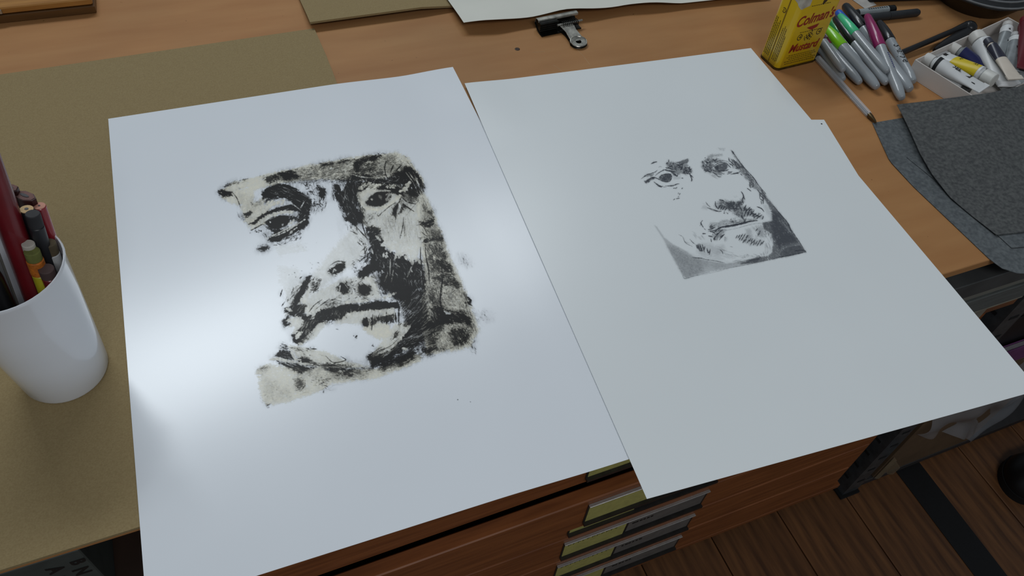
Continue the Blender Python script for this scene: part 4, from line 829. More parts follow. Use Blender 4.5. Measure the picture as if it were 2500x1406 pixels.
    L([(400,610),(480,560),(560,510),(640,500),(740,520),(780,560)], 1.6, .8, .1, .4); L([(500,655),(600,680),(720,670),(780,650)], 2.4, .88, .1, .5); L([(420,570),(520,490),(640,480),(760,500)], 1.2, .5, .2); L([(440,500),(560,460),(680,455),(800,490)], 1.4, .6, .2)
    for p in ([(420,650),(520,690),(620,710),(670,745)], [(440,710),(520,760),(560,800),(620,805)], [(760,705),(860,695)], [(750,745),(840,715)], [(830,750),(960,720),(1040,690)], [(860,740),(1000,730)], [(450,440),(490,460),(530,400)], [(270,400),(285,395)], [(290,690),(340,680),(400,710)], [(780,390),(800,480)], [(870,430),(940,500)], [(810,460),(860,510),(920,560)], [(780,510),(860,560),(880,620)], [(770,550),(830,610)], [(880,480),(950,560)], [(1040,740),(1070,780)]): L(p, 1.9, .8, .1, .6)
    H([(780,440),(900,440),(1000,520),(1080,620),(960,650),(820,560)], 60, 50, 9, 1.1, .6, spread=15); F([(930,540),(1010,520),(1100,600),(1040,640),(950,620)], .5, 3, .2, 40)
    H([(380,740),(540,790),(560,850),(400,800)], 10, 25, 12, .8, .35, spread=8)
    # plate edge down the right
    F([(840,240),(880,260),(960,410),(1080,560),(1200,720),(1320,840),(1420,1000),(1560,1160),(1582,1260),(1500,1200),(1400,1080),(1280,1030),(1230,1000),(1220,900),(1140,840),(1060,740),(1020,680),(1080,620),(960,460)], .46, 3, .18, 50, ragged=.6)
    L([(850,250),(910,330)], 3, .75, .1); L([(910,320),(970,420),(1080,560),(1200,700),(1320,830),(1420,980),(1580,1170)], 1.6, .7, .15, .2); L([(980,430),(1100,600),(1220,760)], 1.4, .6, .2); L([(1240,740),(1340,860),(1410,980)], 1.3, .6, .2)
    for p in ([(1235,930),(1240,1010),(1260,1040)], [(1270,960),(1310,1000),(1280,1030)], [(1400,1080),(1450,1160),(1450,1270)], [(1460,1200),(1520,1270),(1510,1310),(1450,1270)], [(1480,1080),(1530,1160)], [(1050,1120),(1090,1180),(1110,1240)], [(1480,1320),(1490,1390)], [(1520,1300),(1525,1380)], [(1180,1050),(1260,1110)]): L(p, 1.8, .85, .1, .5)
    H([(1080,640),(1180,700),(1300,860),(1380,1000),(1260,1010),(1220,880),(1120,800)], 40, 52, 9, 1., .5, spread=25); F([(550,190),(700,210),(680,230),(570,215)], .25, 4, .2)
    c.t(*J); F([(1800,180),(1880,300),(1900,440),(1820,330),(1740,180)], .16, 6, .2, 50)
    c.t(*P1); F([(980,540),(1020,545),(1000,560)], .1, 3, .3)
    c.grain(.25, .9, .5, 4); c.K *= .88
    return c
# ---------------------------------------------------------------- ink laid on the sheets (flat print, one grid per print)
def ink_material(name, black, cream, rough):
    m = bpy.data.materials.new(name); m.use_nodes = True; nt = m.node_tree; N = nt.nodes; Lk = nt.links; b = N['Principled BSDF']
    at = N.new('ShaderNodeAttribute'); at.attribute_name = 'ink'; sp = N.new('ShaderNodeSeparateColor'); Lk.new(at.outputs['Color'], sp.inputs[0])
    nz = N.new('ShaderNodeTexNoise'); nz.inputs['Scale'].default_value = 900; tc = N.new('ShaderNodeTexCoord'); Lk.new(tc.outputs['Object'], nz.inputs['Vector'])
    mx = N.new('ShaderNodeMix'); mx.data_type = 'RGBA'; mx.inputs[6].default_value = (*lin(cream), 1); mx.inputs[7].default_value = (*lin(black), 1)
    # share of black in the mark
    Lk.new(sp.outputs[2], mx.inputs[0])
    hv = N.new('ShaderNodeHueSaturation'); mr = N.new('ShaderNodeMapRange'); mr.inputs['To Min'].default_value = .9; mr.inputs['To Max'].default_value = 1.1
    Lk.new(nz.outputs['Fac'], mr.inputs['Value']); Lk.new(mr.outputs[0], hv.inputs['Value']); Lk.new(mx.outputs[2], hv.inputs['Color']); Lk.new(hv.outputs[0], b.inputs['Base Color'])
    b.inputs['Roughness'].default_value = rough; ms_ = N.new('ShaderNodeMapRange'); ms_.inputs['To Min'].default_value = .45; ms_.inputs['To Max'].default_value = .10; Lk.new(sp.outputs[2], ms_.inputs['Value']); Lk.new(ms_.outputs[0], b.inputs['Specular IOR Level'])
    tr = N.new('ShaderNodeBsdfTransparent'); ms = N.new('ShaderNodeMixShader'); Lk.new(sp.outputs[0], ms.inputs[0]); Lk.new(tr.outputs[0], ms.inputs[1]); Lk.new(b.outputs[0], ms.inputs[2])
    Lk.new(ms.outputs[0], N['Material Output'].inputs['Surface']); return m
def ink_layer(name, canvas, frame, h, parent, mat, step, lift=.00015):
    K, B = np.clip(canvas.K, 0, 1), np.clip(canvas.B, 0, 1)
    x0, y0, x1, y1 = canvas.x0, canvas.y0, canvas.x0 + canvas.W/canvas.res, canvas.y0 + canvas.H/canvas.res
    o, a, d = frame; C = [tp(px, py, .001) for px in (x0, x1) for py in (y0, y1)]
    us = [(Vector((c.x, c.y)) - o).dot(a) for c in C]; vs = [(Vector((c.x, c.y)) - o).dot(d) for c in C]
    U = np.arange(max(min(us), .002), min(max(us), SW-.002), step); V = np.arange(max(min(vs), .002), min(max(vs), SH-.002), step)
    GU, GV = np.meshgrid(U, V); X = o.x + a.x*GU + d.x*GV; Y = o.y + a.y*GU + d.y*GV
    hx = np.vectorize(h)(X[::8, ::8], Y[::8, ::8]); iy = np.minimum(np.arange(X.shape[0])/8, hx.shape[0]-1); ix = np.minimum(np.arange(X.shape[1])/8, hx.shape[1]-1)
    ya = np.floor(iy).astype(int); xa = np.floor(ix).astype(int); yb = np.minimum(ya+1, hx.shape[0]-1); xb = np.minimum(xa+1, hx.shape[1]-1); fy = (iy-ya)[:, None]; fx = (ix-xa)[None]
    Hh = (hx[ya][:, xa]*(1-fx) + hx[ya][:, xb]*fx)*(1-fy) + (hx[yb][:, xa]*(1-fx) + hx[yb][:, xb]*fx)*fy
    P = np.stack([X, Y, T + Hh + lift], -1).reshape(-1, 3)
    pp = proj(P); cx = (pp[:, 0]-x0)*canvas.res; cy = (pp[:, 1]-y0)*canvas.res
    ok = (cx >= 0) & (cx < canvas.W-1.01) & (cy >= 0) & (cy < canvas.H-1.01); cx = np.clip(cx, 0, canvas.W-1.02); cy = np.clip(cy, 0, canvas.H-1.02)
    xi, yi = cx.astype(int), cy.astype(int); fx, fy = cx-xi, cy-yi
    smp = lambda A: ((A[yi, xi]*(1-fx) + A[yi, xi+1]*fx)*(1-fy) + (A[yi+1, xi]*(1-fx) + A[yi+1, xi+1]*fx)*fy)*ok
    k, b_ = smp(K), smp(B); al = 1-(1-k)*(1-b_); share = np.where(al > 1e-4, k/np.maximum(al, 1e-4), 0)
    nv, nu = X.shape; keep = (al > .012).reshape(nv, nu); fk = keep[:-1, :-1] | keep[1:, :-1] | keep[:-1, 1:] | keep[1:, 1:]
    jj, ii = np.nonzero(fk); q = np.stack([jj*nu+ii, (jj+1)*nu+ii, (jj+1)*nu+ii+1, jj*nu+ii+1], 1)
    used, inv = np.unique(q, return_inverse=True); q = inv.reshape(q.shape).astype(np.int32); P = P[used]
    me = bpy.data.meshes.new(name); me.vertices.add(len(P)); me.vertices.foreach_set('co', (P - np.array(parent.location)).astype(np.float32).ravel())
    me.loops.add(q.size); me.loops.foreach_set('vertex_index', q.ravel()); me.polygons.add(len(q)); me.polygons.foreach_set('loop_start', np.arange(0, q.size, 4, dtype=np.int32))
    me.update(calc_edges=True); me.validate()
    at = me.color_attributes.new('ink', 'FLOAT_COLOR', 'POINT'); col = np.stack([al, b_, share, np.ones_like(al)], 1)[used]; at.data.foreach_set('color', col.astype(np.float32).ravel())
    me.materials.append(mat); ob = bpy.data.objects.new(name, me); COL.objects.link(ob); ob.parent = parent; ob['label'] = 'printed portrait ink'
    return ob
ink_layer('inked_portrait', monotype_portrait(), oL, hL, pl, ink_material('monotype_ink', (13, 12, 11), (238, 233, 212), .3), .00042)
ink_layer('drawn_portrait', pencil_portrait(), oR, hR, pr, ink_material('graphite_wash', (66, 70, 78), (205, 205, 205), .4), .00042)
# ================================================================ white cup of pencils
CX, CY, CH = .048, .166, .140
m_cup = pm('white_ceramic', (228, 231, 236), .18, var=.02, scale=10, coat=.3)
cup = thing('pencil_cup', 'tall white tapered cup holding old pencils on the cardboard', 'cup', Vector((CX, CY, T+.0032)))
z0 = T+.0032
def cr(z): return .0355 + (.0455-.0355)*(z/CH)
prof = [(.030, 0), (.0345, .0006), (.0355, .003), (cr(.05), .05), (cr(.10), .10), (cr(.137), .136), (.0462, .1385), (.0458, .1400), (.0447, .1397), (cr(.13)-.0022, .134), (cr(.08)-.0024, .08), (cr(.01)-.003, .006), (.004, .0052)]
MB().lathe(prof, 48, Matrix.Identity(4)).build('cup_body', m_cup, cup, 40)
def pencil(label, top, foot, r, mats, kind='round', lab=None, name='pencil', secs=None, n=None, tipM=None):
    """top: (px,py,h) ; foot: world xyz. secs: list of (z0,z1,radius scale,material,part name) measured from the top down"""
    a = fp(*top); b = Vector(foot); M = axisM(a, b); t = thing(name, label, 'pencil' if name == 'pencil' else 'crayon', M, 'pencils in the white cup'); L = (b-a).length
    n = n or (6 if kind == 'hex' else 16)
    for (s0, s1, k, mt, pn) in secs:
        s1 = L if s1 is None else s1; m = MB(); e = min(.0006, (s1-s0)*.2)
        if kind == 'flat': m.prism([(r*k*1.55*math.cos(q)*(1.0 if abs(math.cos(q)) < .8 else 1.), r*k*.85*math.sin(q)) for q in [math.pi/4*j+math.pi/8 for j in range(8)]], s0, s1)
        else: m.lathe([(r*k*.9, s0), (r*k, s0+e), (r*k, s1-e), (r*k*.9, s1)], n)
        m.build(pn, mt, t, 35)
    return t, L
ink_w = pm('white_print', (200, 190, 180), .6)
m_red = pm('pencil_red', (118, 26, 34), .35, var=.15, scale=40, coat=.2); m_dred = pm('pencil_maroon', (58, 20, 22), .45, var=.15, scale=40); m_wood = pm('pencil_wood', (170, 135, 100), .7, var=.15, scale=90); m_lead = pm('lead', (60, 58, 62), .4)
m_blk = pm('pencil_black', (34, 34, 38), .45, var=.15, scale=60); m_end = pm('maroon_end', (120, 84, 78), .7, var=.2, scale=150)
F0 = lambda dx, dy, dz=.008: (CX+dx, CY+dy, z0+dz)
def wood_end(t, r, lead_r, m1=m_wood, n=16):
    MB().lathe([(r*.93, -.0004), (r*.93, .0002)], n).build('cut_end', m1, t, 30); MB().lathe([(lead_r, -.0007), (lead_r, 0)], 10).build('lead_core', m_lead, t, 30)
t, L = pencil('thick maroon hexagonal pencil behind the red crayon in cup', (26, 460, .205), F0(.008, .022), .0052, None, 'hex', secs=[(0, None, 1, m_dred, 'shaft')]); wood_end(t, .0052, .0018, m_end, 6)
t, L = pencil('flat maroon carpenter pencil with grey lead end in cup', (60, 478, .200), F0(.014, .017), .0062, None, 'flat', secs=[(0, None, 1, m_dred, 'shaft')]); MB().prism([(.0085*math.cos(q), .0048*math.sin(q)) for q in [math.pi/4*j+math.pi/8 for j in range(8)]], -.0004, .0001).build('cut_end', m_end, t, 30); MB().prism([(.0042*math.cos(q), .0014*math.sin(q)) for q in [math.pi/4*j for j in range(8)]], -.0008, 0).build('lead_core', m_lead, t, 30)
t, L = pencil('dark pencil showing a bare wooden end with a hole', (65, 511, .186), F0(.012, .006), .0050, None, secs=[(0, None, 1, m_blk, 'shaft')]); wood_end(t, .0050, .0014, pm('pale_wood', (198, 168, 122), .7, var=.1, scale=90))
t, L = pencil('slim bright red pencil leaning on the back rim of cup', (96, 503, .192), F0(.022, .012), .0046, None, secs=[(0, None, 1, pm('pencil_bright_red', (158, 34, 46), .32, var=.1, scale=30, coat=.3), 'shaft')]); wood_end(t, .0046, .0008, pm('pink_wood', (196, 140, 120), .7, var=.1, scale=90))
t, L = pencil('charcoal black pencil with faint lettering in middle of the cup', (79, 521, .177), F0(.014, -.004), .0053, None, secs=[(0, .012, .98, pm('charcoal_end', (44, 44, 46), .7), 'dipped_end'), (.012, None, 1, m_blk, 'shaft')])
b = MB()
for k in range(7): b.add([(.00545*math.cos(a_), .00545*math.sin(a_), .018+k*.0032+dz) for a_, dz in ((-2.1, 0), (-1.75, 0), (-1.75, .0011), (-2.1, .0011))], [(0, 1, 2, 3)])
b.build('faint_lettering', pm('faint_grey', (98, 98, 100), .6), t, 0)
t, L = pencil('stub pencil with brown end and white paper label near rim', (118, 592, .176), F0(.022, .001), .0052, None, secs=[(0, .011, 1, pm('brown_end', (96, 84, 62), .7, var=.2, scale=90), 'eraser'), (.011, .031, 1.04, pm('paper_label', (186, 188, 188), .6, var=.12, scale=70), 'paper_label'), (.031, None, 1, m_dred, 'shaft')])
b = MB()
for k in range(4): b.add([(.0055*math.cos(a_), .0055*math.sin(a_), .014+k*.0036+dz) for a_, dz in ((-2.3, 0), (-1.2, 0), (-1.2, .0008), (-2.3, .0008))], [(0, 1, 2, 3)])
b.build('label_print', m_ink, t, 0)
t, L = pencil('short dark red pencil with grey end inside the front rim', (112, 655, .157), F0(.018, -.009), .0056, None, secs=[(0, .009, 1, pm('grey_end', (84, 66, 64), .7), 'dipped_end'), (.009, None, 1, m_red, 'shaft')])
t, L = pencil('pencil with a white eraser tip behind the yellow one', (68, 594, .169), F0(.004, -.006), .0046, None, secs=[(0, .008, 1, pm('white_eraser', (196, 190, 178), .8), 'eraser'), (.008, None, 1, m_dred, 'shaft')])
m_yel = pm('pencil_yellow', (186, 178, 40), .35, var=.08, scale=30, coat=.2)
t, L = pencil('yellow pencil with green eraser and crinkled orange band', (77, 612, .164), F0(.010, -.012), .0058, None, secs=[(0, .009, .96, pm('olive_eraser', (112, 116, 58), .8, var=.15, scale=150), 'eraser'), (.009, .023, 1.05, pm('orange_tape', (210, 118, 34), .6, var=.25, scale=260, bump=.5), 'orange_band'), (.023, None, 1, m_yel, 'shaft')])
b = MB(); ang0 = -math.pi*.42
for k in range(20):
    a0, a1 = 2*math.pi*k/20, 2*math.pi*(k+1)/20; R0, R1 = .0026, .0032
    b.add([(.00592*math.cos(ang0+s_*math.cos(q)/.0059), .00592*math.sin(ang0+s_*math.cos(q)/.0059), .035+s_*math.sin(q)) for s_, q in ((R0, a0), (R1, a0), (R1, a1), (R0, a1))], [(0, 1, 2, 3)])
wrap_text(b, '2', .005, .00592, .035, ang0, offset=.0003); b.build('number_mark', m_ink, t, 0)
# big red crayon or marker leaning out of the frame, dark sleeve and black brush behind it
a0 = fp(-44, 360, .186); M = axisM(a0, Vector(F0(.000, -.004))); t = thing('red_crayon', 'fat red pencil leaning out of the cup at left edge', 'pencil', M, 'pencils in the white cup'); L = (Vector(F0(.000, -.004)) - a0).length
MB().lathe([(.0085, 0), (.0092, .0008), (.0092, L-.001), (.008, L)], 24).build('shaft', m_red, t, 35)
b = MB()
for k in range(8): b.add([(.00935*math.cos(q), .00935*math.sin(q), L-.098+k*.0048+dz) for q, dz in ((-1.05, 0), (-.72, .0006), (-.70, .0018), (-1.05, .0010))], [(0, 1, 2, 3)]); b.add([(.00935*math.cos(q), .00935*math.sin(q), L-.098+k*.0048+dz) for q, dz in ((-1.1, 0), (-1.0, .003), (-.97, .003), (-1.06, 0))], [(0, 1, 2, 3)])
b.build('stamped_lettering', ink_w, t, 0)
a0 = fp(-34, 560, .166); M = axisM(a0, Vector(F0(-.016, -.012))); t = thing('grey_ruler', 'slim grey metal strip beside the fat red pencil in cup', 'ruler', M); L = (Vector(F0(-.016, -.012)) - a0).length
MB().bbox((-.009, -.0009, 0), (.009, .0009, L), .0003).build('blade', pm('dull_steel', (104, 100, 94), .4, metal=.4, var=.1), t, 30); MB().bbox((-.009, -.0012, .0), (.009, .0012, .004), .0003).build('end_band', m_blk, t, 30)
a0 = fp(-50, 640, .150); M = axisM(a0, Vector(F0(-.018, -.022))); t = thing('black_brush_handle', 'thick black handle in the cup at the left frame edge', 'handle', M); L = (Vector(F0(-.018, -.022)) - a0).length
MB().lathe([(.004, 0), (.0085, .003), (.0100, .02), (.0095, L*.6), (.007, L)], 20).build('handle', pm('gloss_black', (16, 16, 18), .3), t, 40); MB().lathe([(.0072, L*.985), (.0072, L)], 16).build('ferrule', m_hold, t, 40)

# ================================================================ wooden box at top left
bx = thing('wooden_box', 'varnished flat wooden box with metal clasp at top left', 'box', Vector((0, .85, T)))
m_box = pm('varnished_wood', (178, 128, 66), .3, var=.15, scale=9, stretch=(1.5, 14, 6), col2=(150, 102, 48)); m_boxd = pm('box_side', (104, 72, 38), .4, var=.15, scale=14, stretch=(1, 10, 8))
R_ = Matrix.Translation((.1085, .7525, T)) @ Matrix.Rotation(math.radians(-2.4), 4, 'Z')
MB().bbox((-.46, 0, .0), (0, .22, .011), .0012).build('box_body', m_boxd, bx, 30, loc(bx) @ R_)
MB().bbox((-.459, .0006, .0122), (-.001, .22, .021), .0014).build('lid', m_box, bx, 30, loc(bx) @ R_)
MB().box((-.45, .004, .0109), (-.006, .21, .0123)).build('hinge_gap', pm('gap', (24, 15, 8), .8), bx, 0, loc(bx) @ R_)
cl = MB(); cl.bbox((-.128, -.002, .014), (-.108, .0, .020), .0005); cl.bbox((-.126, .0, .0212), (-.110, .022, .0228), .0006); cl.lathe([(.003, .0228), (.0028, .0252), (.001, .026)], 12, Matrix.Translation((-.118, .010, 0)))
cl.build('clasp', pm('nickel', (196, 204, 210), .2, metal=.9, var=.05), bx, 30, loc(bx) @ R_)
MB().bbox((-.46, .047, .0211), (-.06, .10, .0245), .001).build('red_strip', pm('mahogany_strip', (96, 46, 28), .35, var=.15, scale=20, stretch=(1, 8, 8)), bx, 30, loc(bx) @ R_)

# ================================================================ bulldog clip
m_cl = pm('worn_chrome', (186, 184, 174), .25, metal=.7, var=.25, scale=160); m_cld = pm('dark_steel', (40, 40, 36), .35, metal=.7, var=.2, scale=120)
a0 = tp(1306, 72); a1 = tp(1402, 52); ux = (a1-a0); wl = ux.length; ux.normalize(); uy = Vector((-ux.y, ux.x, 0))
a0 = a0 - uy*.019
M = Matrix(((ux.x, uy.x, 0, a0.x), (ux.y, uy.y, 0, a0.y), (0, 0, .82, T), (0, 0, 0, 1)))
cp = thing('bulldog_clip', 'worn silver bulldog clip lying on the bare worktop', 'clip', M)
LJ = wl
def jawprof(P, mat, nm, t=.0009):
    b = MB(); n = len(P); V = [(x, y, z) for x in (0, LJ) for y, z in P] + [(x, y, z-t) for x in (0, LJ) for y, z in P]; F = []
    for i in range(n-1): F += [(i, i+1, n+i+1, n+i), (2*n+i, 3*n+i, 3*n+i+1, 2*n+i+1)]
    for i in range(n-1): F += [(i, 2*n+i, 2*n+i+1, i+1), (n+i, n+i+1, 3*n+i+1, 3*n+i)]
    F += [(0, n, 3*n, 2*n), (n-1, 3*n-1, 4*n-1, 2*n-1)]
    return b.add(V, F).build(nm, mat, cp, 30)
jawprof([(.022, .0125), (.0205, .0205), (.0165, .0222), (.0125, .0215), (.0118, .0188)], m_cl, 'upper_jaw')
jawprof([(.022, .0118), (.014, .0045), (.004, .0015), (-.002, .0018)], m_cld, 'lower_jaw')
b = MB()
for k in range(4): b.tube([(.0004, .0060, .0180-k*.0040), (.029, .0060, .0180-k*.0040)], .0012, 8)
b.build('grip_ribs', m_cld, cp, 40)
b = MB(); b.bbox((.001, .006, .0035), (.029, .0205, .0195), .001); b.build('jaw_web', m_cld, cp, 30)
def handle(z0, z1, mt, nm, x0=.036):
    b = MB(); t = .0009; L = .036; W = .0118; P = []
    for k in range(13): q = math.pi*k/12; P.append((W*math.cos(q), -L-.0*k - .010*math.sin(q)))
    out = [(W*.92, .002)] + [(W*.8, -L*.45)] + [(x, y) for x, y in P] + [(-W*.8, -L*.45), (-W*.92, .002)]
    hole = [(.0042*math.cos(2*math.pi*k/16), -L+.001+.0042*math.sin(2*math.pi*k/16)) for k in range(16)]
    zz = lambda y: z0 + (z1-z0)*min(1, max(0, -y/.044))
    # ring end built from quads between hole and rim
    rim = [((W if True else 0)*math.cos(2*math.pi*k/16), -L+.001+.0105*math.sin(2*math.pi*k/16)) for k in range(16)]
    for (dz) in (0, -t):
        V = [(x0+x, y, zz(y)+dz) for x, y in hole] + [(x0+x, y, zz(y)+dz+.0) for x, y in rim]
        b.add(V, [(k, (k+1)%16, 16+(k+1)%16, 16+k) for k in range(16)])
    V = [(x0+x, y, zz(y)+dz) for dz in (0, -t) for x, y in rim]; b.add(V, [(k, 16+k, 16+(k+1)%16, (k+1)%16) for k in range(16)])
    V = [(x0+x, y, zz(y)+dz) for dz in (0, -t) for x, y in hole]; b.add(V, [(k, (k+1)%16, 16+(k+1)%16, 16+k) for k in range(16)])
    b.tube([(x0+x, y, zz(y)) for x, y in rim[9:] + rim[:1]], .0010, 6); b.tube([(x0+x, y, zz(y)) for x, y in rim[:9]], .0010, 6)
    st = [(W*.92, .004), (W*.72, -.012), (W*.86, -L+.003), (-W*.86, -L+.003), (-W*.72, -.012), (-W*.92, .004)]
    V = [(x0+x, y, zz(y)+dz) for dz in (0, -t) for x, y in st]; b.add(V, [(0,1,4,5), (1,2,3,4), (11,10,7,6), (10,9,8,7)] + [(k, (k+1)%6, 6+(k+1)%6, 6+k) for k in range(6)])
    return b.build(nm, mt, cp, 35)
handle(.0125, .0052, m_cl, 'handle', .040); handle(.0030, .0020, m_cld, 'handle', .0405)
coil = []; 
for k in range(121): q = k/120*9*2*math.pi; coil.append((.033+.026*k/120, .003+.0046*math.cos(q), .0130+.0046*math.sin(q)))
MB().tube(coil, .0006, 6).build('spring', m_cld, cp, 50); MB().tube([(.026, .003, .0130), (.066, .003, .0130)], .0019, 10).build('pin', m_cl, cp, 40)

# ================================================================ yellow tin
tin = thing('mustard_tin', 'tall yellow mustard tin with red lettering beside the markers', 'tin', Matrix.Translation((.9895, .3985, T)) @ Matrix.Rotation(math.radians(3.2), 4, 'Z'))
m_tin = pm('tin_yellow', (214, 178, 22), .32, var=.06, scale=12, coat=.25); m_tinr = pm('tin_red', (150, 40, 26), .4); m_tind = pm('tin_dark_print', (74, 56, 26), .5); m_rim = pm('rusty_rim', (92, 72, 34), .45, metal=.4, var=.3, scale=160); m_tinw = pm('bare_tin', (206, 200, 186), .45, metal=.2, var=.2, scale=90)
TW, TD, TH, TR = .0355, .0190, .108, .0065
def rrect(w_, d_, r_, n=6): return [(sx*(w_-r_) + r_*math.cos(q), sy*(d_-r_) + r_*math.sin(q)) for sx, sy, q0 in ((1, 1, 0), (-1, 1, 90), (-1, -1, 180), (1, -1, 270)) for q in [math.radians(q0+90*k/n) for k in range(n+1)]]
b = MB(); rings = [(TW-.001, TD-.001, .0022), (TW, TD, .0035), (TW, TD, TH-.002), (TW-.0006, TD-.0006, TH)]; V = []
for w_, d_, z in rings: V += [(x, y, z) for x, y in rrect(w_, d_, TR)]
n = len(rrect(1, 1, .1)); F = [(k*n+i, k*n+(i+1)%n, (k+1)*n+(i+1)%n, (k+1)*n+i) for k in range(3) for i in range(n)] + [tuple(range(3*n, 4*n)), tuple(reversed(range(n)))]
b.add(V, F).build('tin_body', m_tin, tin, 40)
for z, nm in ((.0, 'base_rim'), (TH, 'top_rim')):
    b = MB(); b.prism(rrect(TW+.0007, TD+.0007, TR+.0007), z, z+.0026); b.build(nm, m_rim, tin, 40)
b = MB(); b.prism(rrect(.020, .0115, .008), TH+.0026, TH+.012); b.build('lid', m_tin, tin, 40)
MB().box((-TW-.0005, -.0006, .004), (-TW+.0002, .0006, TH-.002)).build('side_seam', pm('seam_brown', (120, 92, 20), .5), tin, 0)
FR = Matrix.Translation((0, -TD-.00025, 0)) @ Matrix.Rotation(math.pi/2, 4, 'X')
b = MB(); 
V, F = text_mesh("Colman's", .0165, shear=.18, offset=.0004); b.add([(x*1.0, y*1.28 + .10*x + .0752, 0) for x, y, z in V], F, FR)
V, F = text_mesh('Mustard', .0150, shear=.18, offset=.0004); b.add([(x*.98 - .001, y*1.15 + .02*x + .0320, 0) for x, y, z in V], F, FR)
b.add([(-.009, .0620, 0), (.011, .0650, 0), (.009, .0598, 0), (.001, .0570, 0), (-.004, .0590, 0)], [(0, 1, 2, 3, 4)], FR); b.build('red_lettering', m_tinr, tin, 0)
b = MB(); rr = random.Random(8)
def blob(cx, cy, r, k=10, sq=1.): b.add([(cx + r*rr.uniform(.6, 1.1)*math.cos(2*math.pi*q/k), cy + sq*r*rr.uniform(.6, 1.1)*math.sin(2*math.pi*q/k), -.00008) for q in range(k)], [tuple(range(k))], FR)
for cx, cy, r in ((.001, .0490, .0024), (.003, .0465, .0019), (-.002, .0462, .0020), (.0050, .0505, .0016), (-.0038, .0495, .0014), (.001, .0440, .0018), (.002, .0525, .0015), (-.0055, .0450, .0012), (.0060, .0450, .0013), (-.001, .0520, .0012), (.004, .0545, .0011), (-.004, .0425, .0012), (.0045, .0420, .0013), (.003, .0570, .0010), (.0075, .0480, .0009), (-.0065, .0475, .0009)): blob(cx, cy, r)
for cx, cy in ((-.0150, .0485), (.0165, .0515)):
    for k in range(16):
        q0, q1 = 2*math.pi*k/16, 2*math.pi*(k+1)/16; b.add([(cx+r_*math.cos(q), cy+r_*1.15*math.sin(q), -.00008) for r_, q in ((.0031, q0), (.0042, q0), (.0042, q1), (.0031, q1))], [(0, 1, 2, 3)], FR)
    blob(cx+.0008, cy, .0018)
blob(.005, .0985, .0036); blob(.0035, .0955, .0022); blob(.0065, .1010, .0018)
for z, w_ in ((.0205, .022), (.0175, .024), (.0145, .02), (.0112, .026), (.0078, .024), (.0555, .018), (.0940, .016)):
    x = -w_
    while x < w_: l = rr.uniform(.0015, .004); b.add([(x, z, -.00006), (x+l, z, -.00006), (x+l, z+.0009, -.00006), (x, z+.0009, -.00006)], [(0, 1, 2, 3)], FR); x += l+.0009
b.build('dark_emblem', m_tind, tin, 0)
b = MB()
for col_, (y0, zz) in enumerate((((.0135), (.010, .066)), ((.0105), (.010, .066)), ((.0075), (.010, .060)), ((.0045), (.010, .064)), ((-.0045), (.010, .058)), ((-.0075), (.010, .062)), ((-.0105), (.010, .060)), ((-.0130), (.012, .050)))):
    z = zz[0]
    while z < zz[1]: l = rr.uniform(.0012, .004); b.box((-TW-.0003, y0-.00045, z), (-TW-.0001, y0+.00045, min(z+l, zz[1]))); z += l+.0008
for k in range(14):
    q0, q1 = math.radians(35+k*22), math.radians(35+(k+1)*22)
    if k < 13: b.add([(-TW-.0003, .0050+r_*math.cos(q), .0790+r_*math.sin(q)) for r_, q in ((.0026, q0), (.0036, q0), (.0036, q1), (.0026, q1))], [(0, 1, 2, 3)])
b.add([(-TW-.0003, .0045, .0795), (-TW-.0003, .0070, .0798), (-TW-.0003, .0055, .0775)], [(0, 1, 2)])
b.build('side_print', m_tind, tin, 0)
b = MB(); rr2 = random.Random(2)
pts = rrect(TW+.0002, TD+.0002, TR); ks = [i for i, (x, y) in enumerate(pts) if x < -TW+.012 and y < -TD+.016]
strip = sorted([(pts[i]) for i in ks], key=lambda p: (p[0]-p[1])); strip = [(-TW-.0002, .000)] + [p for p in pts if p[0] < -TW+TR+.0005 and p[1] < -TD+TR+.0005] + [(-TW+.016, -TD-.0002)]
hi = [TH-.001]*len(strip); lo = [.101, .0985, .0965, .0950, .0938, .0925, .0920, .0935, .0960, .1000][:len(strip)]; lo += [.1]*(len(strip)-len(lo))
for i in range(len(strip)-1): b.add([(*strip[i], lo[i]), (*strip[i+1], lo[i+1]), (*strip[i+1], hi[i+1]), (*strip[i], hi[i])], [(0, 1, 2, 3)])
b.build('worn_patch', m_tinw, tin, 40)

# ================================================================ markers and pens
m_bar = pm('marker_grey', (150, 156, 160), .28, var=.05, scale=30, coat=.3)
def marker(label, tail, tip, r, capc, frac=.40, text=None, clip=True, barm=None, name='marker_pen', captaper=.55, th=1.2):
    a, b_ = tp(*tail), tp(*tip); M = axisM(a, b_); t = thing(name, label, 'marker', M, 'marker pens in the pile'); L = (b_-a).length; zc = L*(1-frac)
    MB().lathe([(r*.45, 0), (r*.62, .0008), (r*.78, .004), (r*.93, .012), (r, .020), (r, zc)], 22).build('barrel', barm or m_bar, t, 40)
    cm = pm('cap_%d_%d_%d' % capc, capc, .3, var=.06, scale=30, coat=.3)
    MB().lathe([(r*1.06, zc-.001), (r*1.12, zc), (r*1.10, zc+(L-zc)*.35), (r*.98, zc+(L-zc)*.62), (r*(captaper+.16), L-.004), (r*captaper, L-.001), (r*captaper*.6, L)], 22).build('cap', cm, t, 40)
    if clip: 
        q = MB(); q.bbox((-.0016, r*1.12, zc+.004), (.0016, r*1.12+.0026, L-.008), .0006); q.box((-.0016, r*.8, L-.012), (.0016, r*1.12+.002, L-.008)); q.build('pocket_clip', cm, t, 30, Matrix.Rotation(th, 4, 'Z'))
    if text:
        q = MB(); wrap_text(q, text, r*2.0, r*1.015, zc*.60, math.pi*.5, -1 if False else 1, offset=.00012, shear=.25); q.build('lettering', m_ink, t, 0)
    return t
z3 = lambda x, y, h=.007: (1800 + x*.2802, y*.2802, h)
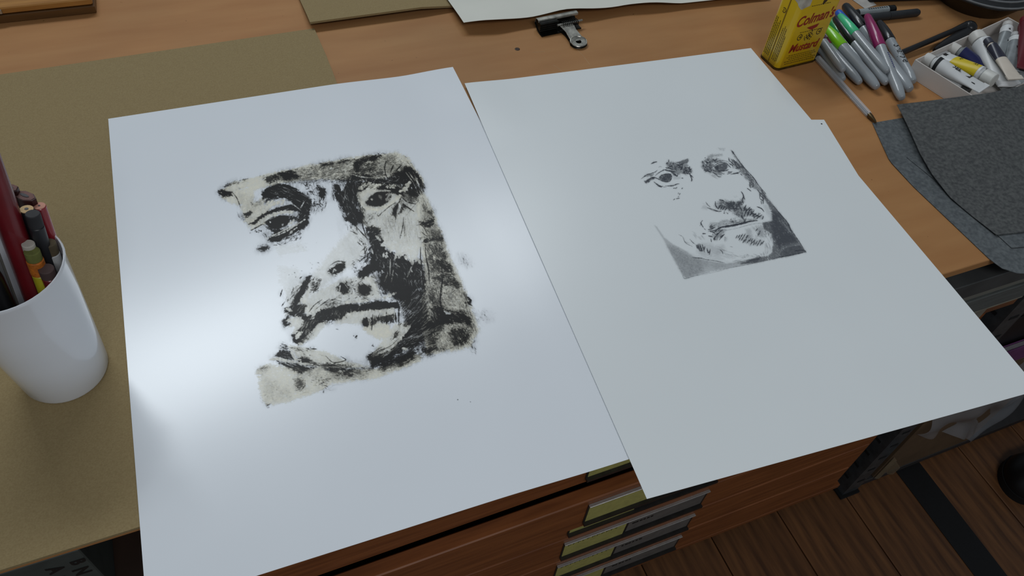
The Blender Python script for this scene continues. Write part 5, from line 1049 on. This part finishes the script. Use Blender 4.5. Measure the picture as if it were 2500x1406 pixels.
marker('grey marker with hidden cap behind the tin, nearest the clear ballpoint', z3(925, 695), z3(640, 300, .008), .0062, (60, 60, 66), .3)
marker('grey marker half hidden by the tin, second from the ballpoint', z3(925, 615, .018), z3(690, 280, .020), .0058, (80, 30, 60), .25)
marker('grey marker with magenta cap tucked under the lime pen', z3(1070, 722), z3(690, 290, .008), .0066, (140, 40, 90), .28)
marker('lime green capped grey marker in front of the pile', z3(1222, 765, .008), z3(752, 214, .022), .0072, (124, 196, 28), .36, th=2.1)
marker('black capped marker lying right of the lime green one', z3(1302, 728, .009), z3(848, 150, .024), .0070, (26, 26, 30), .40, th=.3)
marker('marker with mint green cap near the middle of pile', z3(1312, 628, .020), z3(888, 128, .030), .0064, (70, 196, 138), .34, clip=False)
marker('marker with a blue cap tip behind the mint one', z3(1230, 560, .007), z3(872, 100, .020), .0062, (36, 92, 190), .34, clip=False, captaper=.75)
marker('marker with dark green cap showing beside the tin', z3(1090, 560, .007), z3(775, 135, .016), .0066, (34, 140, 70), .40, clip=False)
marker('large black capped marker pointing to the back of the pile', z3(1508, 785, .009), z3(935, 45, .020), .0080, (24, 25, 28), .30, clip=False, captaper=.62)
marker('marker with red cap glimpsed deep under the purple one', z3(1330, 700, .007), z3(1075, 265, .012), .0060, (176, 40, 50), .34, clip=False)
t = marker('magenta purple capped marker lying across the top of pile', z3(1435, 862, .009), z3(1128, 130, .034), .0072, (142, 36, 92), .40, th=2.2)
q = MB()
for k in range(9): q.add([(.00735*math.cos(a_), .00735*math.sin(a_), .052+k*.0034+dz) for a_, dz in ((1.7, 0), (2.1, .0004), (2.1, .0022), (1.7, .0016))], [(0, 1, 2, 3)])
q.build('blue_print', pm('blue_print', (46, 56, 120), .5), t, 0)
marker('black capped marker with black script lettering, rightmost of the pile', z3(1535, 715), z3(1232, 188, .010), .0072, (24, 24, 27), .34, 'Sharpie', th=.2, clip=False)
# two dark pens behind the pile
a, b_ = tp(*z3(1030, 118, .006)), tp(*z3(1372, 78, .006)); t = thing('label_marker', 'black pen with pale printed sleeve behind the marker pile', 'pen', axisM(a, b_)); L = (b_-a).length
MB().lathe([(.003, -.02), (.0054, -.018), (.0058, 0), (.0058, L-.012)], 20).build('barrel', pm('pen_black', (24, 26, 30), .4), t, 40)
MB().lathe([(.0062, L-.012), (.0064, L-.011), (.0062, L-.002), (.0045, L)], 20).build('cap', pm('gloss_black2', (14, 14, 15), .35), t, 40)
b = MB(); V = []
for zz in (.004, L-.014): V += [(.0060*math.cos(q), .0060*math.sin(q), zz) for q in [math.radians(40+130*k/10) for k in range(11)]]
b.add(V, [(k, k+1, 12+k, 11+k) for k in range(10)]); b.build('printed_sleeve', pm('pale_sleeve', (150, 158, 160), .5), t, 40)
b = MB()
for k in range(9): b.add([(.0062*math.cos(q), .0062*math.sin(q), .02+k*.004+dz) for q, dz in ((1.5, 0), (1.85, .0005), (1.85, .003), (1.5, .0022))], [(0, 1, 2, 3)])
b.build('sleeve_print', m_ink, t, 0)
a, b_ = tp(*z3(1120, 160, .006)), tp(*z3(1582, 108, .006)); t = thing('black_pen', 'plain matt black pen lying behind the marker pile', 'pen', axisM(a, b_)); L = (b_-a).length
MB().lathe([(.003, 0), (.0052, .003), (.0060, .012), (.0062, L*.5), (.0060, L-.004), (.0045, L-.0006), (.003, L)], 20).build('barrel', pm('pen_charcoal', (44, 47, 50), .5), t, 40); MB().lathe([(.0064, L*.42), (.0064, L*.425)], 20).build('ring', m_ink, t, 30)
# clear ballpoint
a, b_ = tp(*z3(640, 440, .005)), tp(*z3(1212, 1070, .004)); t = thing('ballpoint_pen', 'clear plastic ballpoint pen with dark tip near the right print', 'pen', axisM(a, b_)); L = (b_-a).length
m_clear = pm('clear_plastic', (226, 232, 238), .08, var=.02, alpha=.38, spec=.8)
MB().lathe([(.0042, 0), (.0042, L-.020), (.0036, L-.016)], 6).build('barrel', m_clear, t, 20)
MB().lathe([(.0016, .004), (.0016, L-.018)], 10).build('ink_tube', pm('ink_dark', (36, 38, 48), .3), t, 40)
MB().lathe([(.0034, L-.0175), (.0032, L-.012), (.0019, L-.004), (.0010, L-.001), (.0004, L)], 14).build('tip', pm('brass_tip', (96, 78, 50), .3, metal=.7), t, 40); MB().lathe([(.0038, -.006), (.0042, -.005), (.0042, .003)], 12).build('end_plug', m_ink, t, 40)
a, b_ = tp(*z3(560, 430, .006)), tp(*z3(705, 505, .006))
t = thing('pen_cap', 'small black pen cap half behind the yellow tin', 'cap', axisM(tp(*z3(690, 500, .006)), tp(*z3(620, 430, .006)))); L = .03
MB().lathe([(.0056, 0), (.0058, .001), (.0054, .02), (.003, L)], 16).build('cap_body', pm('navy_black', (16, 18, 28), .35), t, 40); MB().bbox((-.001, .0056, .002), (.001, .0072, .024), .0003).build('pocket_clip', pm('navy_black', (16, 18, 28), .35), t, 30)

# ================================================================ black tongs-like tool
m_tool = pm('tool_black', (26, 27, 29), .32, var=.12, scale=40)
P0, P1, P2, P3 = tp(2196, 131, .006), tp(2285, 95, .008), tp(2350, 62, .012), tp(2368, 64, .014)
tl = thing('black_scoop', 'long black plastic spatula with rounded bend behind the paint tray', 'spatula', Vector(P1))
pts_ = bez([P0, P1, P2, P3], 24)
MB().tube(pts_, [.0042 + .004*sm(.55, 1, i/24) for i in range(25)], 12).build('handle', m_tool, tl, 50, loc(tl))
MB().lathe([(.0004, -.0085), (.006, -.0075), (.0098, -.004), (.0112, 0), (.0098, .004), (.006, .0075), (.0004, .0085)], 20, Matrix.Translation(tp(2367, 66, .013))).build('rounded_bend', m_tool, tl, 50, loc(tl))
Q0, Q1, Q2 = tp(2366, 72, .013), tp(2330, 96, .014), tp(2280, 124, .006)
bl = bez([Q0, Q1, Q2], 16); b = MB(); V = []; F = []
for i, p in enumerate(bl):
    t_ = i/16; wd = .011 + .006*math.sin(math.pi*min(1, t_*1.1)) if t_ < .9 else .013*(1-(t_-.9)*6); dd = (bl[min(i+1, 16)]-bl[max(i-1, 0)]).normalized(); sd = Vector((-dd.y, dd.x, 0)).normalized()
    for k, (sx, zz) in enumerate(((-1, 0), (-.5, .0032), (0, .0042), (.5, .0032), (1, 0), (.5, -.002), (-.5, -.002))): V.append(tuple(p + sd*sx*wd*.5 + Vector((0, 0, zz))))
for i in range(16):
    for k in range(7): F.append((i*7+k, i*7+(k+1)%7, (i+1)*7+(k+1)%7, (i+1)*7+k))
F += [tuple(range(7)), tuple(reversed(range(16*7, 17*7)))]; b.add(V, F).build('blade', m_tool, tl, 50, loc(tl))

# ================================================================ paint tray with tubes
TL = tp(2234, 146, .025); TB = tp(2461, 42, .025); ux = Vector((TB.x-TL.x, TB.y-TL.y, 0)); TLn = ux.length; ux.normalize(); uy = Vector((ux.y, -ux.x, 0)); TDp = .112
MT = Matrix(((ux.x, -uy.x, 0, TL.x), (ux.y, -uy.y, 0, TL.y), (0, 0, 1, T), (0, 0, 0, 1)))     # x along the back, y away from the camera
ty = thing('paint_tray', 'white carton tray full of paint tubes at upper right', 'tray', MT)
m_ctn = pm('white_carton', (206, 200, 194), .65, var=.04, scale=20)
MB().box((0, -TDp, .0004), (TLn, 0, .0018)).build('tray_base', m_ctn, ty, 0)
for nm, a_, b_ in (('back_wall', (0, -.0014, .0018), (TLn, 0, .0255)), ('front_wall', (0, -TDp, .0018), (TLn, -TDp+.0014, .0255)), ('end_wall', (0, -TDp+.0014, .0018), (.0014, -.0014, .0255)), ('end_wall', (TLn-.0014, -TDp+.0014, .0018), (TLn, -.0014, .0255))):
    MB().bbox(a_, b_, .0003).build(nm, m_ctn, ty, 30)
z4 = lambda x, y, h: (2150 + x*.21341, y*.21337, h)
def ptube(label, cap, tail, r, capc, body, bands=(), wide=1.35, roll=0., caplen=.013, txt=None, capr=.8, crimp=None):
    a, b_ = tp(*cap), tp(*tail); M = axisM(a, b_) @ Matrix.Rotation(roll, 4, 'Z'); t = thing('paint_tube', label, 'paint tube', M, 'paint tubes in the white tray'); L = (b_-a).length; z1 = caplen+.005
    def ring(z, k=1.):
        q = min(max((z-z1)/(L-z1), 0), 1); aa = r*(1+(wide-1)*q)*k; bb = (r*(1-q)**.8 + .0007)*k; return [(aa*math.cos(2*math.pi*j/24), bb*math.sin(2*math.pi*j/24), z) for j in range(24)]
    def loft(zs, k=1., ends=True):
        V = []; F = []
        for z in zs: V += ring(z, k)
        for i in range(len(zs)-1):
            for j in range(24): F.append((i*24+j, i*24+(j+1)%24, (i+1)*24+(j+1)%24, (i+1)*24+j))
        if ends: F += [tuple(reversed(range(24))), tuple(range((len(zs)-1)*24, len(zs)*24))]
        return V, F
    V, F = loft([z1+(L-z1)*i/14 for i in range(15)]); MB().add(V, F).build('tube_body', body, t, 50)
    MB().lathe([(r*.5, caplen-.002), (r*.55, caplen), (r*.98, z1), (r*.9, z1+.0008)], 24).build('shoulder', body, t, 50)
    n = 28; b = MB(); V = []; F = []
    for z, k in ((0, .90), (.0008, 1), (caplen-.001, 1.03), (caplen, .98)): V += [(r*capr*k*(1+.03*(j % 2))*math.cos(2*math.pi*j/n), r*capr*k*(1+.03*(j % 2))*math.sin(2*math.pi*j/n), z) for j in range(n)]
    for i in range(3):
        for j in range(n): F.append((i*n+j, i*n+(j+1)%n, (i+1)*n+(j+1)%n, (i+1)*n+j))
    F += [tuple(reversed(range(n))), tuple(range(3*n, 4*n))]; b.add(V, F).build('screw_cap', pm('tubecap_%d_%d_%d' % capc, capc, .4, var=.05), t, 30)
    aa = r*wide*1.02; MB().bbox((-aa, -.0011, L-.007), (aa, .0011, L+.001), .0003).build('crimp', crimp or body, t, 30)
    for f0, f1, mt in bands:
        V, F = loft([z1+(L-z1)*(f0+(f1-f0)*i/8) for i in range(9)], 1.025, False); MB().add(V, F).build('label_band', mt, t, 50)
    if txt:
        b = MB()
        for (s_, sz, f, ang, off) in txt:
            V, F = text_mesh(s_, sz, offset=off); zc = z1+(L-z1)*f; q = f; bbk = (r*(1-q)**.8+.0007)*1.04; aak = r*(1+(wide-1)*q)*1.04
            b.add([(aak*math.cos(ang-y/r), bbk*math.sin(ang-y/r), zc+x) for x, y, z in V], F)
        b.build('black_lettering', m_ink, t, 0)
    return t
m_tw = pm('tube_white', (212, 214, 214), .35, var=.05, scale=40); m_ts = pm('tube_foil', (168, 174, 176), .3, metal=.55, var=.15, scale=60); m_ty = pm('tube_yellow', (214, 190, 36), .4, var=.06, scale=60); m_tn = pm('tube_navy', (32, 36, 84), .4, var=.1, scale=60); m_tk = pm('tube_black_label', (30, 32, 34), .45); m_cr = pm('tube_cream', (210, 200, 186), .5, var=.05)
ptube('big white paint tube with black label squares in middle of tray', z4(1085, 405, .026), z4(1480, 985, .020), .0135, (206, 204, 198), m_tw, (), 1.3, caplen=.016, txt=[('■', .012, .22, 1.2, .001), ('=====', .006, .34, 2.0, .0002), ('=====', .006, .34, 1.75, .0002), ('■', .008, .55, 1.3, .0008)])
ptube('navy labelled paint tube behind the yellow one', z4(795, 530, .018), z4(1330, 850, .014), .0095, (212, 210, 204), m_ts, [(.02, .70, m_tn)], 1.3)
ptube('white paint tube with yellow label band and pale cap', z4(1300, 925, .024), z4(690, 615, .016), .0100, (204, 204, 198), m_tw, [(.05, .66, m_ty)], 1.25, caplen=.016, capr=.95, txt=[('■■', .006, .84, 1.5, .0004), ('85Y', .006, .15, 1.6, .0001), ('||-||', .006, .5, 1.6, .0001)])
ptube('white paint tube with black handwriting at front left of tray', z4(505, 660, .020), z4(1180, 1020, .022), .0100, (210, 210, 206), m_tw, [(.02, .09, m_tk)], 1.4, caplen=.012, txt=[('JOEL', .009, .36, 1.5, .0003), ('■', .010, .62, 1.3, .001), ('---', .008, .78, 1.9, .0003)])
ptube('slim paint tube with dark striped label lying on the big white one', z4(1215, 455, .040), z4(1545, 905, .032), .0068, (60, 62, 74), m_cr, [(.0, .40, pm('tube_stripe', (58, 60, 76), .3, var=.3, scale=30, stretch=(40, 40, 1)))], 1.7, caplen=.010)
ptube('small foil paint tube standing up in the back corner of tray', z4(1455, 275, .024), z4(1390, 640, .014), .0085, (196, 194, 190), m_ts, [(.0, .22, m_tw)], 1.2, caplen=.009, txt=[('▪▪', .006, .12, 1.5, .0004), ('■', .005, .5, 1.2, .0003)])
ptube('foil paint tube with a broad crimped end near the red tube', z4(1535, 400, .024), z4(1540, 800, .018), .0085, (180, 180, 180), m_ts, [(.0, .14, m_tw)], 1.7, caplen=.008, txt=[('■', .007, .35, 1.4, .0004), ('===', .005, .6, 1.5, .0002)])
ptube('dark red paint tube at the right edge of the tray', z4(1670, 230, .034), z4(1690, 800, .026), .0115, (110, 18, 30), pm('tube_red', (96, 16, 28), .35, var=.1, scale=40), (), 1.3, caplen=.012)
ptube('white paint tube showing only its cap end under the handwriting tube', z4(1010, 1045, .012), z4(600, 800, .009), .0075, (70, 70, 70), m_tw, (), 1.2, caplen=.010, txt=[('===', .006, .3, 1.6, .0003)])
b = MB(); rr = random.Random(12); hg = [[rr.uniform(0, .006) for _ in range(11)] for _ in range(11)]
pc0 = tp(*z4(1330, 1010, .008)); pc1 = tp(*z4(1660, 1000, .010))
b.sheet(lambda u, v: (pc0.x + u*.075, pc0.y - .030 + v*.062 + .008*u, T + .010 + hg[int(u*10)][int(v*10)] + .004*u), 10, 10, .0003)
tag(b.build('crumpled_wrapper', pm('milky_film', (190, 196, 198), .3, alpha=.6, var=.08, scale=30), smooth=15), 'crumpled milky plastic wrapper at front of the paint tray', 'wrapper')

# ================================================================ dish, black case and scrap at the far right
ds = thing('black_dish', 'round black dish under a clear plastic lid at top right', 'dish', Vector((1.388, .455, T)))
m_dish = pm('dish_black', (16, 17, 18), .35, var=.1, scale=30)
MB().lathe([(.050, 0), (.058, .001), (.078, .026), (.0835, .029), (.0838, .031), (.081, .0315), (.074, .027), (.054, .006), (.002, .005)], 56).build('bowl', m_dish, ds, 40)
m_lid = pm('clear_lid', (120, 124, 128), .12, var=.05, scale=40, alpha=.07, bump=.5, bscale=60)
MB().lathe([(.0846, .0295), (.0858, .0315), (.0855, .0345), (.081, .036), (.077, .041), (.055, .0425), (.002, .043)], 56, cap0=False).build('lid', m_lid, ds, 40)
b = MB()
for r_ in (.085, .0775): b.tube([(r_*math.cos(2*math.pi*k/48), r_*math.sin(2*math.pi*k/48), .0342 if r_ > .08 else .0405) for k in range(49)], .0012, 6)
b.build('lid_bead', pm('lid_bead', (150, 154, 156), .15, alpha=.7, var=.1), ds, 60)
k0 = tp(2116, 3, .0); k1 = tp(2268, -2, 0)
bk = thing('black_case', 'black flat case at the top edge behind the pens', 'case', Vector((k0.x, k0.y, T)))
MK = Matrix.Translation(tp(2122, 8, 0)) @ Matrix.Rotation(math.atan2(k1.y-k0.y, k1.x-k0.x), 4, 'Z')
MB().bbox((0, 0, .0005), (.13, .09, .022), .002).build('case_body', pm('case_black2', (20, 20, 22), .5), bk, 30, loc(bk) @ MK); MB().box((.001, -.0003, .011), (.129, .0002, .0125)).build('case_seam', m_slot, bk, 0, loc(bk) @ MK)
s0 = [tp(2078, -3, .0008), tp(2112, 21, .0008), tp(2140, 12, .0008), tp(2120, -6, .0008)]
tag(MB().sheet(lambda u, v: tuple(s0[0]*(1-u)*(1-v) + s0[1]*(1-u)*v + s0[2]*u*v + s0[3]*u*(1-v)), 4, 4, .0003).build('paper_scrap', pm('scrap_paper', (188, 184, 178), .7), smooth=30), 'small grey-white paper scrap under the black case', 'paper')

# ================================================================ dark grey felt papers
m_felt = pm('grey_felt', (88, 90, 89), .9, var=.25, scale=230, col2=(62, 64, 65), contrast=(.34, .66), detail=8, bump=.3, bscale=180)
m_feltb = pm('grey_felt_light', (96, 101, 103), .9, var=.22, scale=230, col2=(74, 79, 82), contrast=(.34, .66), detail=8, bump=.3, bscale=180)
P = lambda L_: [tp(*q) if len(q) == 3 and q[0] > 5 else Vector((q[0], q[1], T+q[2])) for q in L_]
A = coons(P([(2130, 300, .0012), (2205, 287, .0012), (2290, 276, .0012), (1.43, .215, .0014)]), P([(2447, 655, .0012), (2500, 672, .0012), (1.37, -.045, .0012)]),
          P([(2130, 300, .0012), (2155, 355, .0016), (2172, 392, .0016), (2230, 455, .0012), (2290, 512, .0012), (2418, 634, .0012), (2447, 655, .0012)]), P([(1.43, .215, .0014), (1.37, -.045, .0012)]))
tag(MB().sheet(A, 24, 30, .0006).build('felt_paper', m_feltb, smooth=50), 'lowest bluish grey fibrous sheet overhanging the worktop edge', 'felt sheet', 'grey fibrous sheets on the right')
Cc = coons(P([(2214, 384, .0024), (2380, 362, .0024), (1.42, .125, .0026)]), P([(2470, 605, .0024), (2520, 600, .0024), (1.38, -.012, .0024)]), P([(2214, 384, .0024), (2289, 444, .0024), (2433, 571, .0024), (2470, 605, .0024)]), P([(1.42, .125, .0026), (1.38, -.012, .0024)]))
tag(MB().sheet(Cc, 20, 24, .0006).build('felt_paper', m_feltb, smooth=50), 'middle grey fibrous sheet mostly covered by the top one', 'felt sheet', 'grey fibrous sheets on the right')
Bb = coons(P([(2190, 255, .010), (2260, 247, .014), (2335, 237, .0275), (2420, 226, .0285), (1.40, .222, .0285)]), P([(2433, 573, .0040), (2500, 566, .004), (1.36, -.004, .004)]),
           P([(2190, 255, .010), (2205, 285, .010), (2245, 375, .009), (2275, 425, .007), (2320, 480, .0045), (2380, 530, .004), (2433, 573, .004)]), P([(1.40, .222, .0285), (1.388, .15, .014), (1.376, .08, .005), (1.36, -.004, .004)]))
def Bz(u, v):
    p = Bb(u, v); return (p.x, p.y, max(p.z, T+.0036) + .0012*math.sin(u*9+v*5)*sm(0, .2, v)*sm(0, .2, 1-v))
tag(MB().sheet(Bz, 34, 36, .0006).build('felt_paper', m_felt, smooth=50), 'topmost dark grey fibrous sheet covering the tray front', 'felt sheet', 'grey fibrous sheets on the right')
